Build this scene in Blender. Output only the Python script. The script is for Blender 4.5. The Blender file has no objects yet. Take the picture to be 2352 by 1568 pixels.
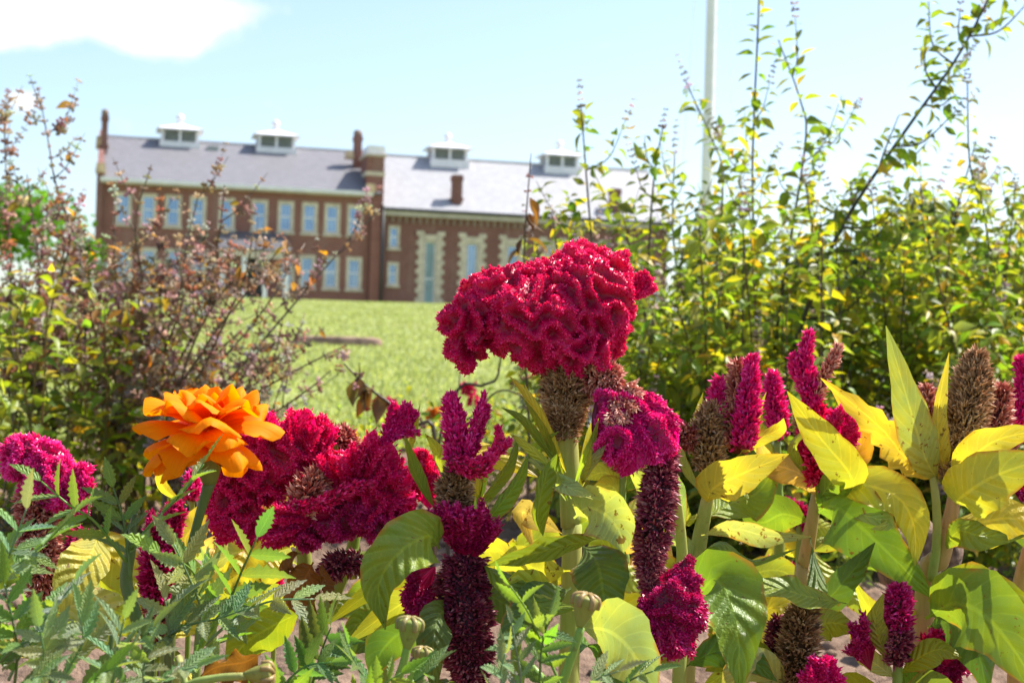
import bpy, bmesh, math, random
import numpy as np
from mathutils import Matrix, Vector
rad = math.radians
rng = np.random.default_rng(11)
random.seed(5)
scene = bpy.context.scene
col = scene.collection

# ---------------------------------------------------------------- camera
CAM = np.array([0.0, 0.0, 0.38])
FPX = 35.0 / 22.2 * 2352.0            # focal length in pixels of a 2352 x 1568 picture
PITCH, ROLL = 0.0178, 0.030
FWD = np.array([0, math.cos(PITCH), math.sin(PITCH)])
UP0 = np.array([0, -math.sin(PITCH), math.cos(PITCH)])
RT0 = np.array([1.0, 0, 0])
RT = math.cos(ROLL) * RT0 + math.sin(ROLL) * UP0
UPV = -math.sin(ROLL) * RT0 + math.cos(ROLL) * UP0
cd = bpy.data.cameras.new("camera")
cam = bpy.data.objects.new("camera", cd)
col.objects.link(cam)
cam.matrix_world = Matrix([[RT[i], UPV[i], -FWD[i], CAM[i]] for i in range(3)] + [[0, 0, 0, 1]])
cd.lens, cd.sensor_width, cd.sensor_fit = 35.0, 22.2, 'HORIZONTAL'
cd.clip_start, cd.clip_end = 0.02, 4000.0
cd.dof.use_dof = True
cd.dof.focus_distance = 0.80
cd.dof.aperture_fstop = 15.0
scene.camera = cam

# ---------------------------------------------------------------- sky and sun
SUN_AZ, SUN_EL = rad(62), rad(54)      # azimuth clockwise from +Y (the viewing direction)
SUN = np.array([math.sin(SUN_AZ) * math.cos(SUN_EL), math.cos(SUN_AZ) * math.cos(SUN_EL), math.sin(SUN_EL)])
world = bpy.data.worlds.new("World")
scene.world = world
world.use_nodes = True
wt = world.node_tree
for n in list(wt.nodes): wt.nodes.remove(n)
def wn(t, **k):
    n = wt.nodes.new(t)
    for a, b in k.items(): setattr(n, a, b)
    return n
sky = wn('ShaderNodeTexSky', sky_type='NISHITA')
sky.sun_disc = False
sky.sun_elevation, sky.sun_rotation = SUN_EL, SUN_AZ
sky.altitude, sky.air_density, sky.dust_density, sky.ozone_density = 100, 1.0, 1.5, 1.5
tc = wn('ShaderNodeTexCoord')
def blob(c, s, amount):
    a = wn('ShaderNodeVectorMath', operation='SUBTRACT'); wt.links.new(tc.outputs['Generated'], a.inputs[0]); a.inputs[1].default_value = c
    b = wn('ShaderNodeVectorMath', operation='MULTIPLY'); wt.links.new(a.outputs[0], b.inputs[0]); b.inputs[1].default_value = s
    l = wn('ShaderNodeVectorMath', operation='LENGTH'); wt.links.new(b.outputs[0], l.inputs[0])
    m = wn('ShaderNodeMapRange'); wt.links.new(l.outputs['Value'], m.inputs[0])
    m.inputs[1].default_value, m.inputs[2].default_value, m.inputs[3].default_value, m.inputs[4].default_value = 0, 1, amount, 0
    return m.outputs[0]
def pxdir(x, y):
    v = FWD + (x - 1176) / FPX * RT + (784 - y) / FPX * UPV
    return v / np.linalg.norm(v)
noi = wn('ShaderNodeTexNoise'); noi.inputs['Scale'].default_value = 17; noi.inputs['Detail'].default_value = 7; noi.inputs['Roughness'].default_value = 0.5
wt.links.new(tc.outputs['Generated'], noi.inputs['Vector'])
wide = wn('ShaderNodeTexNoise'); wide.inputs['Scale'].default_value = 2.3; wide.inputs['Detail'].default_value = 3
wt.links.new(tc.outputs['Generated'], wide.inputs['Vector'])
wm = wn('ShaderNodeMapRange'); wt.links.new(wide.outputs['Fac'], wm.inputs[0])
for i, v in enumerate((0.56, 0.75, 0.0, 0.7)): wm.inputs[i + 1].default_value = v
acc = wm.outputs[0]
for (x, y, hw, hh, am) in ((60, 20, 330, 125, 1.25), (330, 45, 300, 120, 1.3), (45, 230, 85, 55, .8), (1385, 105, 150, 42, .5), (-420, -30, 420, 160, 1.2), (640, 250, 120, 60, .25)):
    d = pxdir(x, y)
    o = blob(tuple(d), (FPX / hw, 1.0, FPX / hh), am)
    s = wn('ShaderNodeMath', operation='MAXIMUM'); wt.links.new(acc, s.inputs[0]); wt.links.new(o, s.inputs[1]); acc = s.outputs[0]
nm = wn('ShaderNodeMath', operation='SUBTRACT'); wt.links.new(noi.outputs['Fac'], nm.inputs[0]); nm.inputs[1].default_value = 0.5
n2 = wn('ShaderNodeMath', operation='MULTIPLY_ADD'); wt.links.new(nm.outputs[0], n2.inputs[0]); n2.inputs[1].default_value = 1.5; wt.links.new(acc, n2.inputs[2])
cm = wn('ShaderNodeMapRange', interpolation_type='SMOOTHSTEP'); wt.links.new(n2.outputs[0], cm.inputs[0])
for i, v in enumerate((0.22, 0.72, 0.0, 1.0)): cm.inputs[i + 1].default_value = v
sky_bg = wn('ShaderNodeBackground'); wt.links.new(sky.outputs[0], sky_bg.inputs[0]); sky_bg.inputs[1].default_value = 0.11
cl_bg = wn('ShaderNodeBackground'); cl_bg.inputs[0].default_value = (1, 0.985, 0.97, 1); cl_bg.inputs[1].default_value = 0.62
mx = wn('ShaderNodeMixShader'); wt.links.new(cm.outputs[0], mx.inputs[0]); wt.links.new(sky_bg.outputs[0], mx.inputs[1]); wt.links.new(cl_bg.outputs[0], mx.inputs[2])
wo = wn('ShaderNodeOutputWorld'); wt.links.new(mx.outputs[0], wo.inputs[0])
sd = bpy.data.lights.new("sun", 'SUN'); sd.energy, sd.angle, sd.color = 4.6, rad(0.53), (1, 0.95, 0.86)
sun = bpy.data.objects.new("sun", sd); col.objects.link(sun)
sun.rotation_euler = Vector(-SUN).to_track_quat('-Z', 'Y').to_euler()
sun.location = (6, 6, 12)
vs = scene.view_settings
vs.view_transform, vs.look, vs.exposure, vs.gamma = "Standard", "None", 1.15, 1.0
vs.use_curve_mapping = False
scene.cycles.use_denoising = True
scene.cycles.max_bounces, scene.cycles.transmission_bounces, scene.cycles.transparent_max_bounces = 8, 6, 8

# ---------------------------------------------------------------- helpers
def nrm(v):
    v = np.asarray(v, float)
    return v / (np.linalg.norm(v, axis=-1, keepdims=True) + 1e-12)
def at(x, y, d):
    return CAM + d * (FWD + (x - 1176) / FPX * RT + (784 - y) / FPX * UPV)
def sstep(a, b, x):
    t = np.clip((np.asarray(x, float) - a) / (b - a), 0, 1); return t * t * (3 - 2 * t)
def gz(x, y):
    """height of the ground: a lawn that rises away from the camera to a crest"""
    y = np.asarray(y, float)
    s = 0.0462
    yy = np.where(y > 58, 58 + 14 * (1 - np.exp(-(np.maximum(y, 58) - 58) / 14)), y)
    return s * np.maximum(yy, -30) + 0.012 * np.sin(np.asarray(x) * 0.9 + 1) * np.sin(y * 0.7) * sstep(2, 6, y)
def wob(p, s=1.0, seed=0.0):
    """cheap smooth pseudo-noise, one value per point"""
    x, y, z = (p[..., 0] * s + seed, p[..., 1] * s + seed * 1.7, p[..., 2] * s - seed)
    return (np.sin(1.3 * x + 2.1 * np.sin(1.1 * y + .7)) + np.sin(1.7 * y + 1.9 * np.sin(.9 * z + 1.3)) + np.sin(1.1 * z + 2.3 * np.sin(1.4 * x + 2.1))) / 3
def mesh_np(name, V, F, smooth=True, tint=None, uv=None, vcol=None):
    """F: int array (n,3) or (n,4), or a list of such arrays"""
    V = np.asarray(V, np.float32)
    Fs = F if isinstance(F, (list, tuple)) and len(F) and isinstance(F[0], np.ndarray) else [np.asarray(F)]
    m = bpy.data.meshes.new(name)
    m.vertices.add(len(V)); m.vertices.foreach_set("co", V.ravel())
    loops = np.concatenate([f.ravel() for f in Fs]).astype(np.int32)
    tot = np.concatenate([np.full(len(f), f.shape[1], np.int32) for f in Fs])
    st = np.concatenate([[0], np.cumsum(tot)[:-1]]).astype(np.int32)
    m.loops.add(len(loops)); m.loops.foreach_set("vertex_index", loops)
    m.polygons.add(len(tot)); m.polygons.foreach_set("loop_start", st); m.polygons.foreach_set("loop_total", tot)
    m.polygons.foreach_set("use_smooth", np.full(len(tot), smooth))
    if tint is not None:
        a = m.attributes.new("tint", 'FLOAT', 'POINT'); a.data.foreach_set("value", np.asarray(tint, np.float32))
    if vcol is not None:
        a = m.attributes.new("vcol", 'FLOAT_COLOR', 'POINT'); c = np.ones((len(V), 4), np.float32); c[:, :3] = vcol; a.data.foreach_set("color", c.ravel())
    if uv is not None:
        l = m.uv_layers.new(name="UVMap"); l.data.foreach_set("uv", np.asarray(uv, np.float32)[loops].ravel())
    m.update(calc_edges=True); m.validate()
    return m
class Builder:
    """collects shapes and links them as one mesh object"""
    def __init__(s): s.V, s.Q, s.T, s.n = [], [], [], 0
    def add(s, V, Q=None, T=None):
        if Q is not None and len(Q): s.Q.append(np.asarray(Q) + s.n)
        if T is not None and len(T): s.T.append(np.asarray(T) + s.n)
        s.V.append(np.asarray(V, float)); s.n += len(V); return s
    def mesh(s, name, smooth=False):
        F = ([np.concatenate(s.Q)] if s.Q else []) + ([np.concatenate(s.T)] if s.T else [])
        return mesh_np(name, np.concatenate(s.V), F, smooth)
HEX = np.array([[0, 3, 2, 1], [4, 5, 6, 7], [0, 1, 5, 4], [1, 2, 6, 5], [2, 3, 7, 6], [3, 0, 4, 7]])
def obj(name, me, mat, parent=None, color=None):
    o = bpy.data.objects.new(name, me); col.objects.link(o)
    if mat is not None and not me.materials: me.materials.append(mat)
    if parent is not None:
        o.parent = parent
        if parent.type == 'EMPTY': o.location = -parent.location
    if color is not None: o.color = (*color[:3], 1)
    return o
def tag(o, label, cat, group=None, kind=None):
    o["label"] = label; o["category"] = cat
    if group: o["group"] = group
    if kind: o["kind"] = kind
    return o
def thing(name, label, cat, loc=(0, 0, 0), group=None):
    o = bpy.data.objects.new(name, None); col.objects.link(o); o.location = Vector([float(v) for v in loc]); o.empty_display_size = 0.05
    return tag(o, label, cat, group)
def spline(P, n):
    P = np.asarray(P, float)
    if len(P) == 2: return P[0] + np.linspace(0, 1, n)[:, None] * (P[1] - P[0])
    Q = np.vstack([2 * P[0] - P[1], P, 2 * P[-1] - P[-2]])
    seg = len(P) - 1
    t = np.linspace(0, seg, n); i = np.minimum(t.astype(int), seg - 1); f = (t - i)[:, None]
    a, b, c, d = Q[i], Q[i + 1], Q[i + 2], Q[i + 3]
    return .5 * (2 * b + (c - a) * f + (2 * a - 5 * b + 4 * c - d) * f ** 2 + (3 * b - a - 3 * c + d) * f ** 3)
def frames(C):
    T = nrm(np.gradient(C, axis=0))
    ref = np.array([0, -1.0, 0.15]) if abs(nrm(C[-1] - C[0])[1]) < .93 else np.array([1.0, 0, 0])
    S = nrm(np.cross(T, np.broadcast_to(ref, T.shape)))
    return T, S, np.cross(S, T)
def tube(C, R, sides=8, cap=True):
    C = np.asarray(C, float); n = len(C); R = np.broadcast_to(np.asarray(R, float), (n,))
    T, S, N = frames(C)
    a = np.arange(sides) * 2 * math.pi / sides
    V = (C[:, None] + R[:, None, None] * (S[:, None] * np.cos(a)[None, :, None] + N[:, None] * np.sin(a)[None, :, None])).reshape(-1, 3)
    i = np.arange(n - 1)[:, None] * sides; j = np.arange(sides)[None]; k = (j + 1) % sides
    Q = np.stack([i + j, i + k, i + sides + k, i + sides + j], -1).reshape(-1, 4)
    Tt = []
    if cap:
        V = np.vstack([V, C[0], C[-1]]); b = (n - 1) * sides
        for q in range(sides):
            Tt += [(n * sides, (q + 1) % sides, q), (n * sides + 1, b + q, b + (q + 1) % sides)]
    return V, Q, np.array(Tt, int).reshape(-1, 3)
def tube_obj(name, C, R, mat, parent, sides=8, color=None):
    V, Q, T = tube(C, R, sides)
    return obj(name, mesh_np(name, V, [Q, T] if len(T) else Q, True), mat, parent, color)

# ---------------------------------------------------------------- materials
class Mat:
    def __init__(s, name):
        s.m = bpy.data.materials.new(name); s.m.use_nodes = True; s.t = s.m.node_tree
        for n in list(s.t.nodes): s.t.nodes.remove(n)
        s.out = s.n('ShaderNodeOutputMaterial')
    def n(s, ty, ins=None, **k):
        x = s.t.nodes.new(ty)
        for a, b in k.items(): setattr(x, a, b)
        for a, b in (ins or {}).items(): s.set(x.inputs[a], b)
        return x
    def set(s, sock, v):
        if isinstance(v, bpy.types.NodeSocket): s.t.links.new(v, sock)
        elif isinstance(v, (tuple, list)) and sock.type == 'RGBA' and len(v) == 3: sock.default_value = (*v, 1)
        else: sock.default_value = v
    def math(s, op, a, b=0.0, c=None, clamp=False):
        x = s.n('ShaderNodeMath', {0: a, 1: b}, operation=op, use_clamp=clamp)
        if c is not None: s.set(x.inputs[2], c)
        return x.outputs[0]
    def ramp(s, f, a, b, lo=0.0, hi=1.0):
        return s.n('ShaderNodeMapRange', {0: f, 1: a, 2: b, 3: lo, 4: hi}, interpolation_type='SMOOTHSTEP').outputs[0]
    def mix(s, f, a, b, mode='MIX'):
        x = s.n('ShaderNodeMix', data_type='RGBA', blend_type=mode)
        s.set(x.inputs[0], f); s.set(x.inputs[6], a); s.set(x.inputs[7], b); return x.outputs[2]
    def noise(s, vec, scale, detail=3, rough=.5, out='Fac'):
        i = {'Scale': scale, 'Detail': detail, 'Roughness': rough}
        if vec is not None: i['Vector'] = vec
        return s.n('ShaderNodeTexNoise', i).outputs[out]
    def pos(s): return s.n('ShaderNodeNewGeometry').outputs['Position']
    def bump(s, h, strength=.3, dist=.01): return s.n('ShaderNodeBump', {'Height': h, 'Strength': strength, 'Distance': dist}).outputs[0]
    def bsdf(s, base, rough=.6, spec=.4, normal=None, **k):
        i = {'Base Color': base, 'Roughness': rough, 'Specular IOR Level': spec}
        if normal is not None: i['Normal'] = normal
        for a, b in k.items(): i[a.replace('_', ' ')] = b
        return s.n('ShaderNodeBsdfPrincipled', i).outputs[0]
    def trans(s, sh, colr, fac):
        t = s.n('ShaderNodeBsdfTranslucent', {'Color': colr}).outputs[0]
        return s.n('ShaderNodeMixShader', {0: fac, 1: sh, 2: t}).outputs[0]
    def done(s, sh): s.t.links.new(sh, s.out.inputs[0]); return s.m

def leaf_mat(name, source='obj', veins=True, transl=.42, spots=True, sat=1.0, rough=.42, spec=.35, hair=0.0, warm=None):
    M = Mat(name)
    if source == 'obj':
        oi = M.n('ShaderNodeObjectInfo'); base = oi.outputs['Color']
    else:
        base = M.n('ShaderNodeAttribute', attribute_name='vcol').outputs['Color']
    p = M.pos(); bn = None
    big = M.noise(p, 55, 3)
    base = M.mix(M.ramp(big, .35, .72, 0, .55), base, M.mix(1.0, base, warm or (1.6, 1.25, .45), 'MULTIPLY'))
    if veins:
        uv = M.n('ShaderNodeUVMap').outputs[0]; sx = M.n('ShaderNodeSeparateXYZ', {0: uv})
        u = M.math('ABSOLUTE', M.math('SUBTRACT', sx.outputs[0], .5)); v = sx.outputs[1]
        mid = M.ramp(u, .012, .045, 1, 0)
        ph = M.math('SUBTRACT', M.math('MULTIPLY', v, 8.5), M.math('MULTIPLY', u, 3.2))
        fr = M.math('ABSOLUTE', M.math('SUBTRACT', M.math('FRACT', ph), .5))
        side = M.ramp(fr, 0.0, .085, 1, 0)
        vein = M.math('MAXIMUM', mid, M.math('MULTIPLY', side, .45))
        base = M.mix(M.math('MULTIPLY', vein, .5), base, M.mix(1.0, base, (1.7, 1.6, 1.5), 'MULTIPLY'))
        quilt = M.math('ADD', M.math('MULTIPLY', M.math('COSINE', M.math('MULTIPLY', ph, 6.283)), -.5), M.math('MULTIPLY', M.noise(p, 700, 2), .5))
        bn = M.bump(M.math('ADD', quilt, M.math('MULTIPLY', M.noise(p, 130, 3), 1.2)), .6, .0022)
        if spots:
            sp = M.ramp(M.math('ADD', M.noise(p, 210, 3, .65), M.math('MULTIPLY', M.math('SUBTRACT', M.noise(p, 21, 1), .5), .35)), .66, .72)
            base = M.mix(M.math('MULTIPLY', sp, .85), base, (.16, .055, .012))
            ed = M.math('MULTIPLY', M.ramp(u, .40, .5), M.ramp(M.noise(p, 70, 2), .48, .62))
            base = M.mix(M.math('MULTIPLY', ed, .75), base, (.42, .17, .035))
    k = {}
    if hair: k = {'Sheen_Weight': hair, 'Sheen_Roughness': .4, 'Sheen_Tint': (.8, 1, .9, 1)}
    sh = M.bsdf(base, rough, spec, bn, **k)
    tcol = M.mix(1.0, base, warm or (1.55, 1.55, .55), 'MULTIPLY')
    return M.done(M.trans(sh, tcol, transl))
def tint_mat(name, stops, transl=.25, rough=.45, spec=.4, tcol=None, sheen=0, noise_scale=60, noise_amt=.3, sheen_tint=(1, .6, .85, 1)):
    """colour ramp over the per-vertex attribute 'tint'"""
    M = Mat(name)
    f = M.n('ShaderNodeAttribute', attribute_name='tint').outputs['Fac']
    f = M.math('ADD', f, M.math('MULTIPLY', M.math('SUBTRACT', M.noise(M.pos(), noise_scale, 2), .5), noise_amt))
    r = M.n('ShaderNodeValToRGB', {0: f}); e = r.color_ramp.elements
    while len(e) < len(stops): e.new(.5)
    for q, (x, c) in zip(e, stops): q.position = x; q.color = (*c, 1)
    c = r.outputs[0]
    k = {'Sheen_Weight': sheen, 'Sheen_Roughness': .35, 'Sheen_Tint': sheen_tint} if sheen else {}
    sh = M.bsdf(c, rough, spec, None, **k)
    return M.done(M.trans(sh, M.mix(1.0, c, tcol or (1.2, 1, 1), 'MULTIPLY'), transl))
def plain(name, c, rough=.6, spec=.4, var=.25, scale=20, transl=0, bump=0, metallic=0):
    M = Mat(name); p = M.pos()
    n = M.noise(p, scale, 4)
    cc = M.mix(M.ramp(n, .3, .7), tuple(v * (1 - var) for v in c), tuple(min(v * (1 + var), 1) for v in c))
    sh = M.bsdf(cc, rough, spec, M.bump(n, bump, .3 / scale) if bump else None, Metallic=metallic)
    return M.done(M.trans(sh, cc, transl) if transl else sh)
def stem_mat(name):
    M = Mat(name); p = M.pos(); oi = M.n('ShaderNodeObjectInfo')
    st = M.n('ShaderNodeMapping', {'Vector': p, 'Scale': (1, 1, .12)}).outputs[0]
    n = M.noise(st, 420, 3)
    c = M.mix(M.ramp(n, .35, .7, 0, .7), oi.outputs['Color'], M.mix(1.0, oi.outputs['Color'], (.78, .86, .7), 'MULTIPLY'))
    c = M.mix(M.ramp(M.noise(p, 26, 2), .42, .62, 0, .6), c, M.mix(1.0, c, (.72, 1.15, .9), 'MULTIPLY'))
    c = M.mix(M.ramp(M.noise(p, 190, 2), .66, .74, 0, .45), c, (.16, .07, .03))
    return M.done(M.trans(M.bsdf(c, .4, .45, M.bump(n, .2, .0008)), c, .28))
MATS = dict(
    leaf=leaf_mat('celosia_leaf'), tagleaf=leaf_mat('marigold_leaf', spots=False, veins=True, transl=.42, rough=.5, hair=.35),
    shrubleaf=leaf_mat('shrub_leaf', veins=False, spots=False, transl=.5, rough=.42), shrubstuff=leaf_mat('shrub_foliage', 'vcol', False, .5, False, rough=.42),
    drypod=leaf_mat('dry_seed_husk', veins=False, spots=False, transl=.4, rough=.75, spec=.2, warm=(1.15, 1.05, .9)), drystuff=leaf_mat('dry_seed_husks', 'vcol', False, .4, False, rough=.75, spec=.2, warm=(1.15, 1.05, .9)),
    grass=leaf_mat('grass_blade', 'vcol', False, .35, False, rough=.6, spec=.2, warm=(1.2, 1.2, .8)),
    treeleaf=leaf_mat('tree_foliage', 'vcol', False, .45, False), petal=None,
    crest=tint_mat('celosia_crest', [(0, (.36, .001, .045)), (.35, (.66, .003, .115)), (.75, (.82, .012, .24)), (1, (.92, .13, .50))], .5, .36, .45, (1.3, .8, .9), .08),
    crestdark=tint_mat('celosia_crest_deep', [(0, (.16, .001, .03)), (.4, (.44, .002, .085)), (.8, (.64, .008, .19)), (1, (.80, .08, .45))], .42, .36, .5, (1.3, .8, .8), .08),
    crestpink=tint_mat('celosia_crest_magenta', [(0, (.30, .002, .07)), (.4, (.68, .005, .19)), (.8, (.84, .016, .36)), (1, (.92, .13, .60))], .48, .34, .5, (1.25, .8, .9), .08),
    seed=tint_mat('celosia_dry_florets', [(0, (.09, .045, .02)), (.4, (.33, .18, .085)), (.75, (.58, .38, .20)), (1, (.82, .66, .44))], .38, .55, .3, None, 0, 90, .5),
    seedred=tint_mat('celosia_fading_florets', [(0, (.10, .012, .012)), (.4, (.36, .06, .045)), (.75, (.62, .21, .16)), (1, (.85, .55, .42))], .3, .5, .35, None, 0, 90, .5),
    seeddark=tint_mat('celosia_maroon_florets', [(0, (.05, .004, .012)), (.4, (.17, .010, .035)), (.75, (.34, .03, .08)), (1, (.55, .22, .22))], .25, .45, .4, None, .2, 90, .4),
    stem=stem_mat('plant_stem'),
)
def make_petal():
    M = Mat('marigold_petal'); uv = M.n('ShaderNodeUVMap').outputs[0]; sx = M.n('ShaderNodeSeparateXYZ', {0: uv})
    f = M.math('ADD', sx.outputs[1], M.math('MULTIPLY', M.math('SUBTRACT', M.noise(M.pos(), 90, 2), .5), .5))
    c = M.mix(M.ramp(f, .05, .9), (.90, .17, .0), (.98, .36, .001))
    st = M.noise(M.n('ShaderNodeMapping', {'Vector': uv, 'Scale': (34, 1.5, 1)}).outputs[0], 1, 2)
    c = M.mix(M.ramp(st, .35, .65, 0, .3), c, M.mix(1.0, c, (.82, .66, .5), 'MULTIPLY'))
    return M.done(M.trans(M.bsdf(c, .6, .12, M.bump(st, .25, .0006)), M.mix(1.0, c, (1.05, .95, .8), 'MULTIPLY'), .5))
MATS['petal'] = make_petal()

# ================================================================ setting: ground
def grid(xs, ys, zf):
    X, Y = np.meshgrid(xs, ys); Z = zf(X, Y)
    V = np.stack([X, Y, Z], -1).reshape(-1, 3); nx, ny = len(xs), len(ys)
    i = (np.arange(ny - 1)[:, None] * nx + np.arange(nx - 1)[None]).ravel()
    return V, np.stack([i, i + 1, i + nx + 1, i + nx], -1)
def lawn_material():
    M = Mat('lawn_grass'); p = M.pos()
    a, b, c = M.noise(p, .35, 4), M.noise(p, 2.2, 4), M.noise(p, 26, 4, .65)
    g = M.mix(M.ramp(b, .35, .68), (.22, .26, .085), (.31, .34, .135))
    g = M.mix(M.ramp(a, .48, .7, 0, .55), g, (.34, .33, .17))
    g = M.mix(M.ramp(c, .35, .7, 0, .6), g, M.mix(1.0, g, (.7, .74, .65), 'MULTIPLY'))
    return M.done(M.bsdf(g, .8, .1, M.bump(c, .6, .03)))
xs = np.concatenate([-np.geomspace(900, 9, 16), np.linspace(-8, 8, 65), np.geomspace(9, 900, 16)])
ys = np.concatenate([-np.geomspace(200, 6, 8), np.linspace(-5, 30, 90), np.linspace(31, 100, 60), np.geomspace(105, 1500, 16)])
V, Q = grid(xs, ys, gz)
g = obj('ground', mesh_np('ground', V, Q), lawn_material()); g["kind"] = "structure"; g["label"] = "sunlit green lawn rising to a crest before the brick building"; g["category"] = "lawn"

def soil_material():
    M = Mat('bed_soil'); p = M.pos()
    a, b = M.noise(p, 9, 5, .6), M.noise(p, 70, 5, .65)
    c = M.mix(M.ramp(a, .3, .7), (.155, .100, .070), (.27, .185, .135))
    c = M.mix(M.ramp(b, .4, .72, 0, .7), c, (.075, .048, .034))
    return M.done(M.bsdf(c, .95, .1, M.bump(b, .8, .012)))
SOIL = soil_material()
def bed_back(x): return 3.75 + .18 * np.sin(x * 1.3 + .5) + .06 * np.sin(x * 5.1)
def soil_h(X, Y):
    P = np.stack([X, Y, X * 0], -1)
    h = .022 * wob(P, 9, 1) + .016 * np.abs(wob(P, 24, 2)) + .009 * wob(P, 61, 3) + .006 * wob(P, 130, 4)
    return gz(X, Y) + .012 + np.maximum(h + .02, 0) * sstep(0, .35, bed_back(X) - Y) - .05 * sstep(-.02, .12, Y - bed_back(X))
V, Q = grid(np.linspace(-3.4, 3.4, 300), np.concatenate([np.linspace(-1.2, .8, 40), np.linspace(.82, 4.1, 230)]), soil_h)
o = obj('flower_bed_soil', mesh_np('flower_bed_soil', V, Q), SOIL); o["kind"] = "structure"; o["label"] = "crumbly brown soil of the flower bed under the plants"; o["category"] = "soil"

ICO = {}
def ico(sub):
    if sub not in ICO:
        bm = bmesh.new(); bmesh.ops.create_icosphere(bm, subdivisions=sub, radius=1)
        ICO[sub] = (np.array([v.co[:] for v in bm.verts]), np.array([[v.index for v in f.verts] for f in bm.faces])); bm.free()
    return ICO[sub]
def scatter_lumps(n, xr, yr, size):
    B = Builder(); v, f = ico(2)
    for _ in range(n):
        x, y = rng.uniform(*xr), rng.uniform(*yr)
        if y > bed_back(x): continue
        r = size * rng.lognormal(0, .45)
        p = v * (1 + .28 * wob(v, 2.2, rng.uniform(0, 50))[:, None]) * r * rng.uniform(.7, 1.2, 3)
        B.add(p + [x, y, float(soil_h(np.array(x), np.array(y))) + r * .25], None, f)
    return B
o = obj('soil_clods', scatter_lumps(2200, (-1.6, 1.9), (.7, 3.7), .007).mesh('soil_clods', True), SOIL); tag(o, 'small loose clods of earth scattered over the flower bed', 'soil', kind='stuff')

# grass blades on the near lawn
def grass(n, y0, y1):
    u = rng.random(n); y = y0 * (y1 / y0) ** u
    x = rng.uniform(-1, 1, n) * (.36 * y + .6); k = y > bed_back(x) - .05; x, y = x[k], y[k]; n = len(x)
    h = rng.uniform(.010, .028, n) * (1 + .5 * (wob(np.stack([x, y, x * 0], -1), 2) > .3)); w = .0022 + .0005 * y
    a = rng.uniform(0, 6.28, n); lean = rng.uniform(.1, .7, n) * h
    P = np.stack([x, y, gz(x, y) - .004], -1); s = np.stack([np.cos(a), np.sin(a), a * 0], -1) * w[:, None]
    b = rng.uniform(0, 6.28, n); L = np.stack([np.cos(b) * lean, np.sin(b) * lean, h], -1)
    V = np.stack([P - s, P + s, P + L * .55 + s * .7 + [0, 0, .004], P + L * .55 - s * .7 + [0, 0, .004], P + L], 1).reshape(-1, 3)
    i = np.arange(n)[:, None] * 5
    base = np.array([.34, .38, .145]) * rng.uniform(.75, 1.4, (n, 1)) + np.array([.11, .08, .03]) * (rng.random((n, 1)) < .22)
    return mesh_np('grass_blades', V, [i + np.array([[0, 1, 2, 3]]), i + np.array([[3, 2, 4]])], False, vcol=np.repeat(base, 5, 0))
o = obj('grass_blades', grass(170000, 3.5, 66), MATS['grass']); tag(o, 'short sunlit grass blades growing on the lawn', 'grass', kind='stuff')

# low stone slab set in the lawn
S0 = at(775, 789, 11.2); S0[2] = gz(S0[0], S0[1])
B = Builder(); v, f = ico(3)
q = np.sign(v) * np.abs(v) ** .35 * [.31, .09, .05]; q += .006 * wob(q, 40)[:, None] * nrm(q)
B.add(q + S0 + [0, 0, .012], None, f)
tag(obj('stone_slab', B.mesh('stone_slab', True), plain('pinkish_stone', (.30, .19, .15), .85, .2, .35, 14, bump=.4)), 'low weathered pinkish stone slab lying in the lawn', 'stone')

# ================================================================ setting: brick building
Z = np.array([0, 0, 1.0])
PA = at(235, 405, 100.0)
r2 = at(860, 440, 1.0) - CAM
PB = CAM + r2 * (PA[2] - CAM[2]) / r2[2]
EX = nrm(np.array([PB[0] - PA[0], PB[1] - PA[1], 0])); EN = np.array([EX[1], -EX[0], 0]); A0 = np.array([PA[0], PA[1], 0])
BASE = float(gz(0, 100.0)) - .15
def bp(s, n, z): return A0 + EX * s + EN * n + Z * z
def fp(x, y, n=0.0):
    """pixel -> (s, z) on the plane parallel to the facade, n metres in front of it"""
    r = at(x, y, 1.0) - CAM; k = ((A0 - CAM) @ EN + n) / (r @ EN); p = CAM + r * k - A0
    return float(p @ EX), float(p[2])
def bbox(B, s0, s1, n0, n1, z0, z1, taper=0):
    B.add([bp(s0, n0, z0), bp(s1, n0, z0), bp(s1, n1, z0), bp(s0, n1, z0), bp(s0 + taper, n0, z1), bp(s1 - taper, n0, z1), bp(s1 - taper, n1, z1), bp(s0 + taper, n1, z1)], HEX)
    return B
def brick_material(name, c1, c2, mortar):
    M = Mat(name); tcn = M.n('ShaderNodeUVMap').outputs[0]; p = M.pos()
    b = M.n('ShaderNodeTexBrick', {'Vector': tcn, 'Color1': c1, 'Color2': c2, 'Mortar': mortar, 'Scale': 1.0, 'Mortar Size': .009, 'Brick Width': .225, 'Row Height': .078, 'Mortar Smooth': .2})
    n = M.noise(p, .55, 5, .6); st = M.noise(M.n('ShaderNodeMapping', {'Vector': p, 'Scale': (1.6, 1.6, .25)}).outputs[0], 1, 4)
    c = M.mix(M.ramp(n, .38, .72, 0, .45), b.outputs[0], M.mix(1.0, b.outputs[0], (.72, .66, .64), 'MULTIPLY'))
    c = M.mix(M.ramp(st, .52, .75, 0, .4), c, (.30, .20, .17))
    return M.done(M.bsdf(c, .85, .25, M.bump(b.outputs['Fac'], .5, .01)))
BRICK = brick_material('red_brick', (.225, .078, .064), (.275, .105, .085), (.29, .21, .18))
BRICKD = brick_material('dark_brick', (.19, .070, .06), (.245, .095, .08), (.26, .19, .165))
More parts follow.
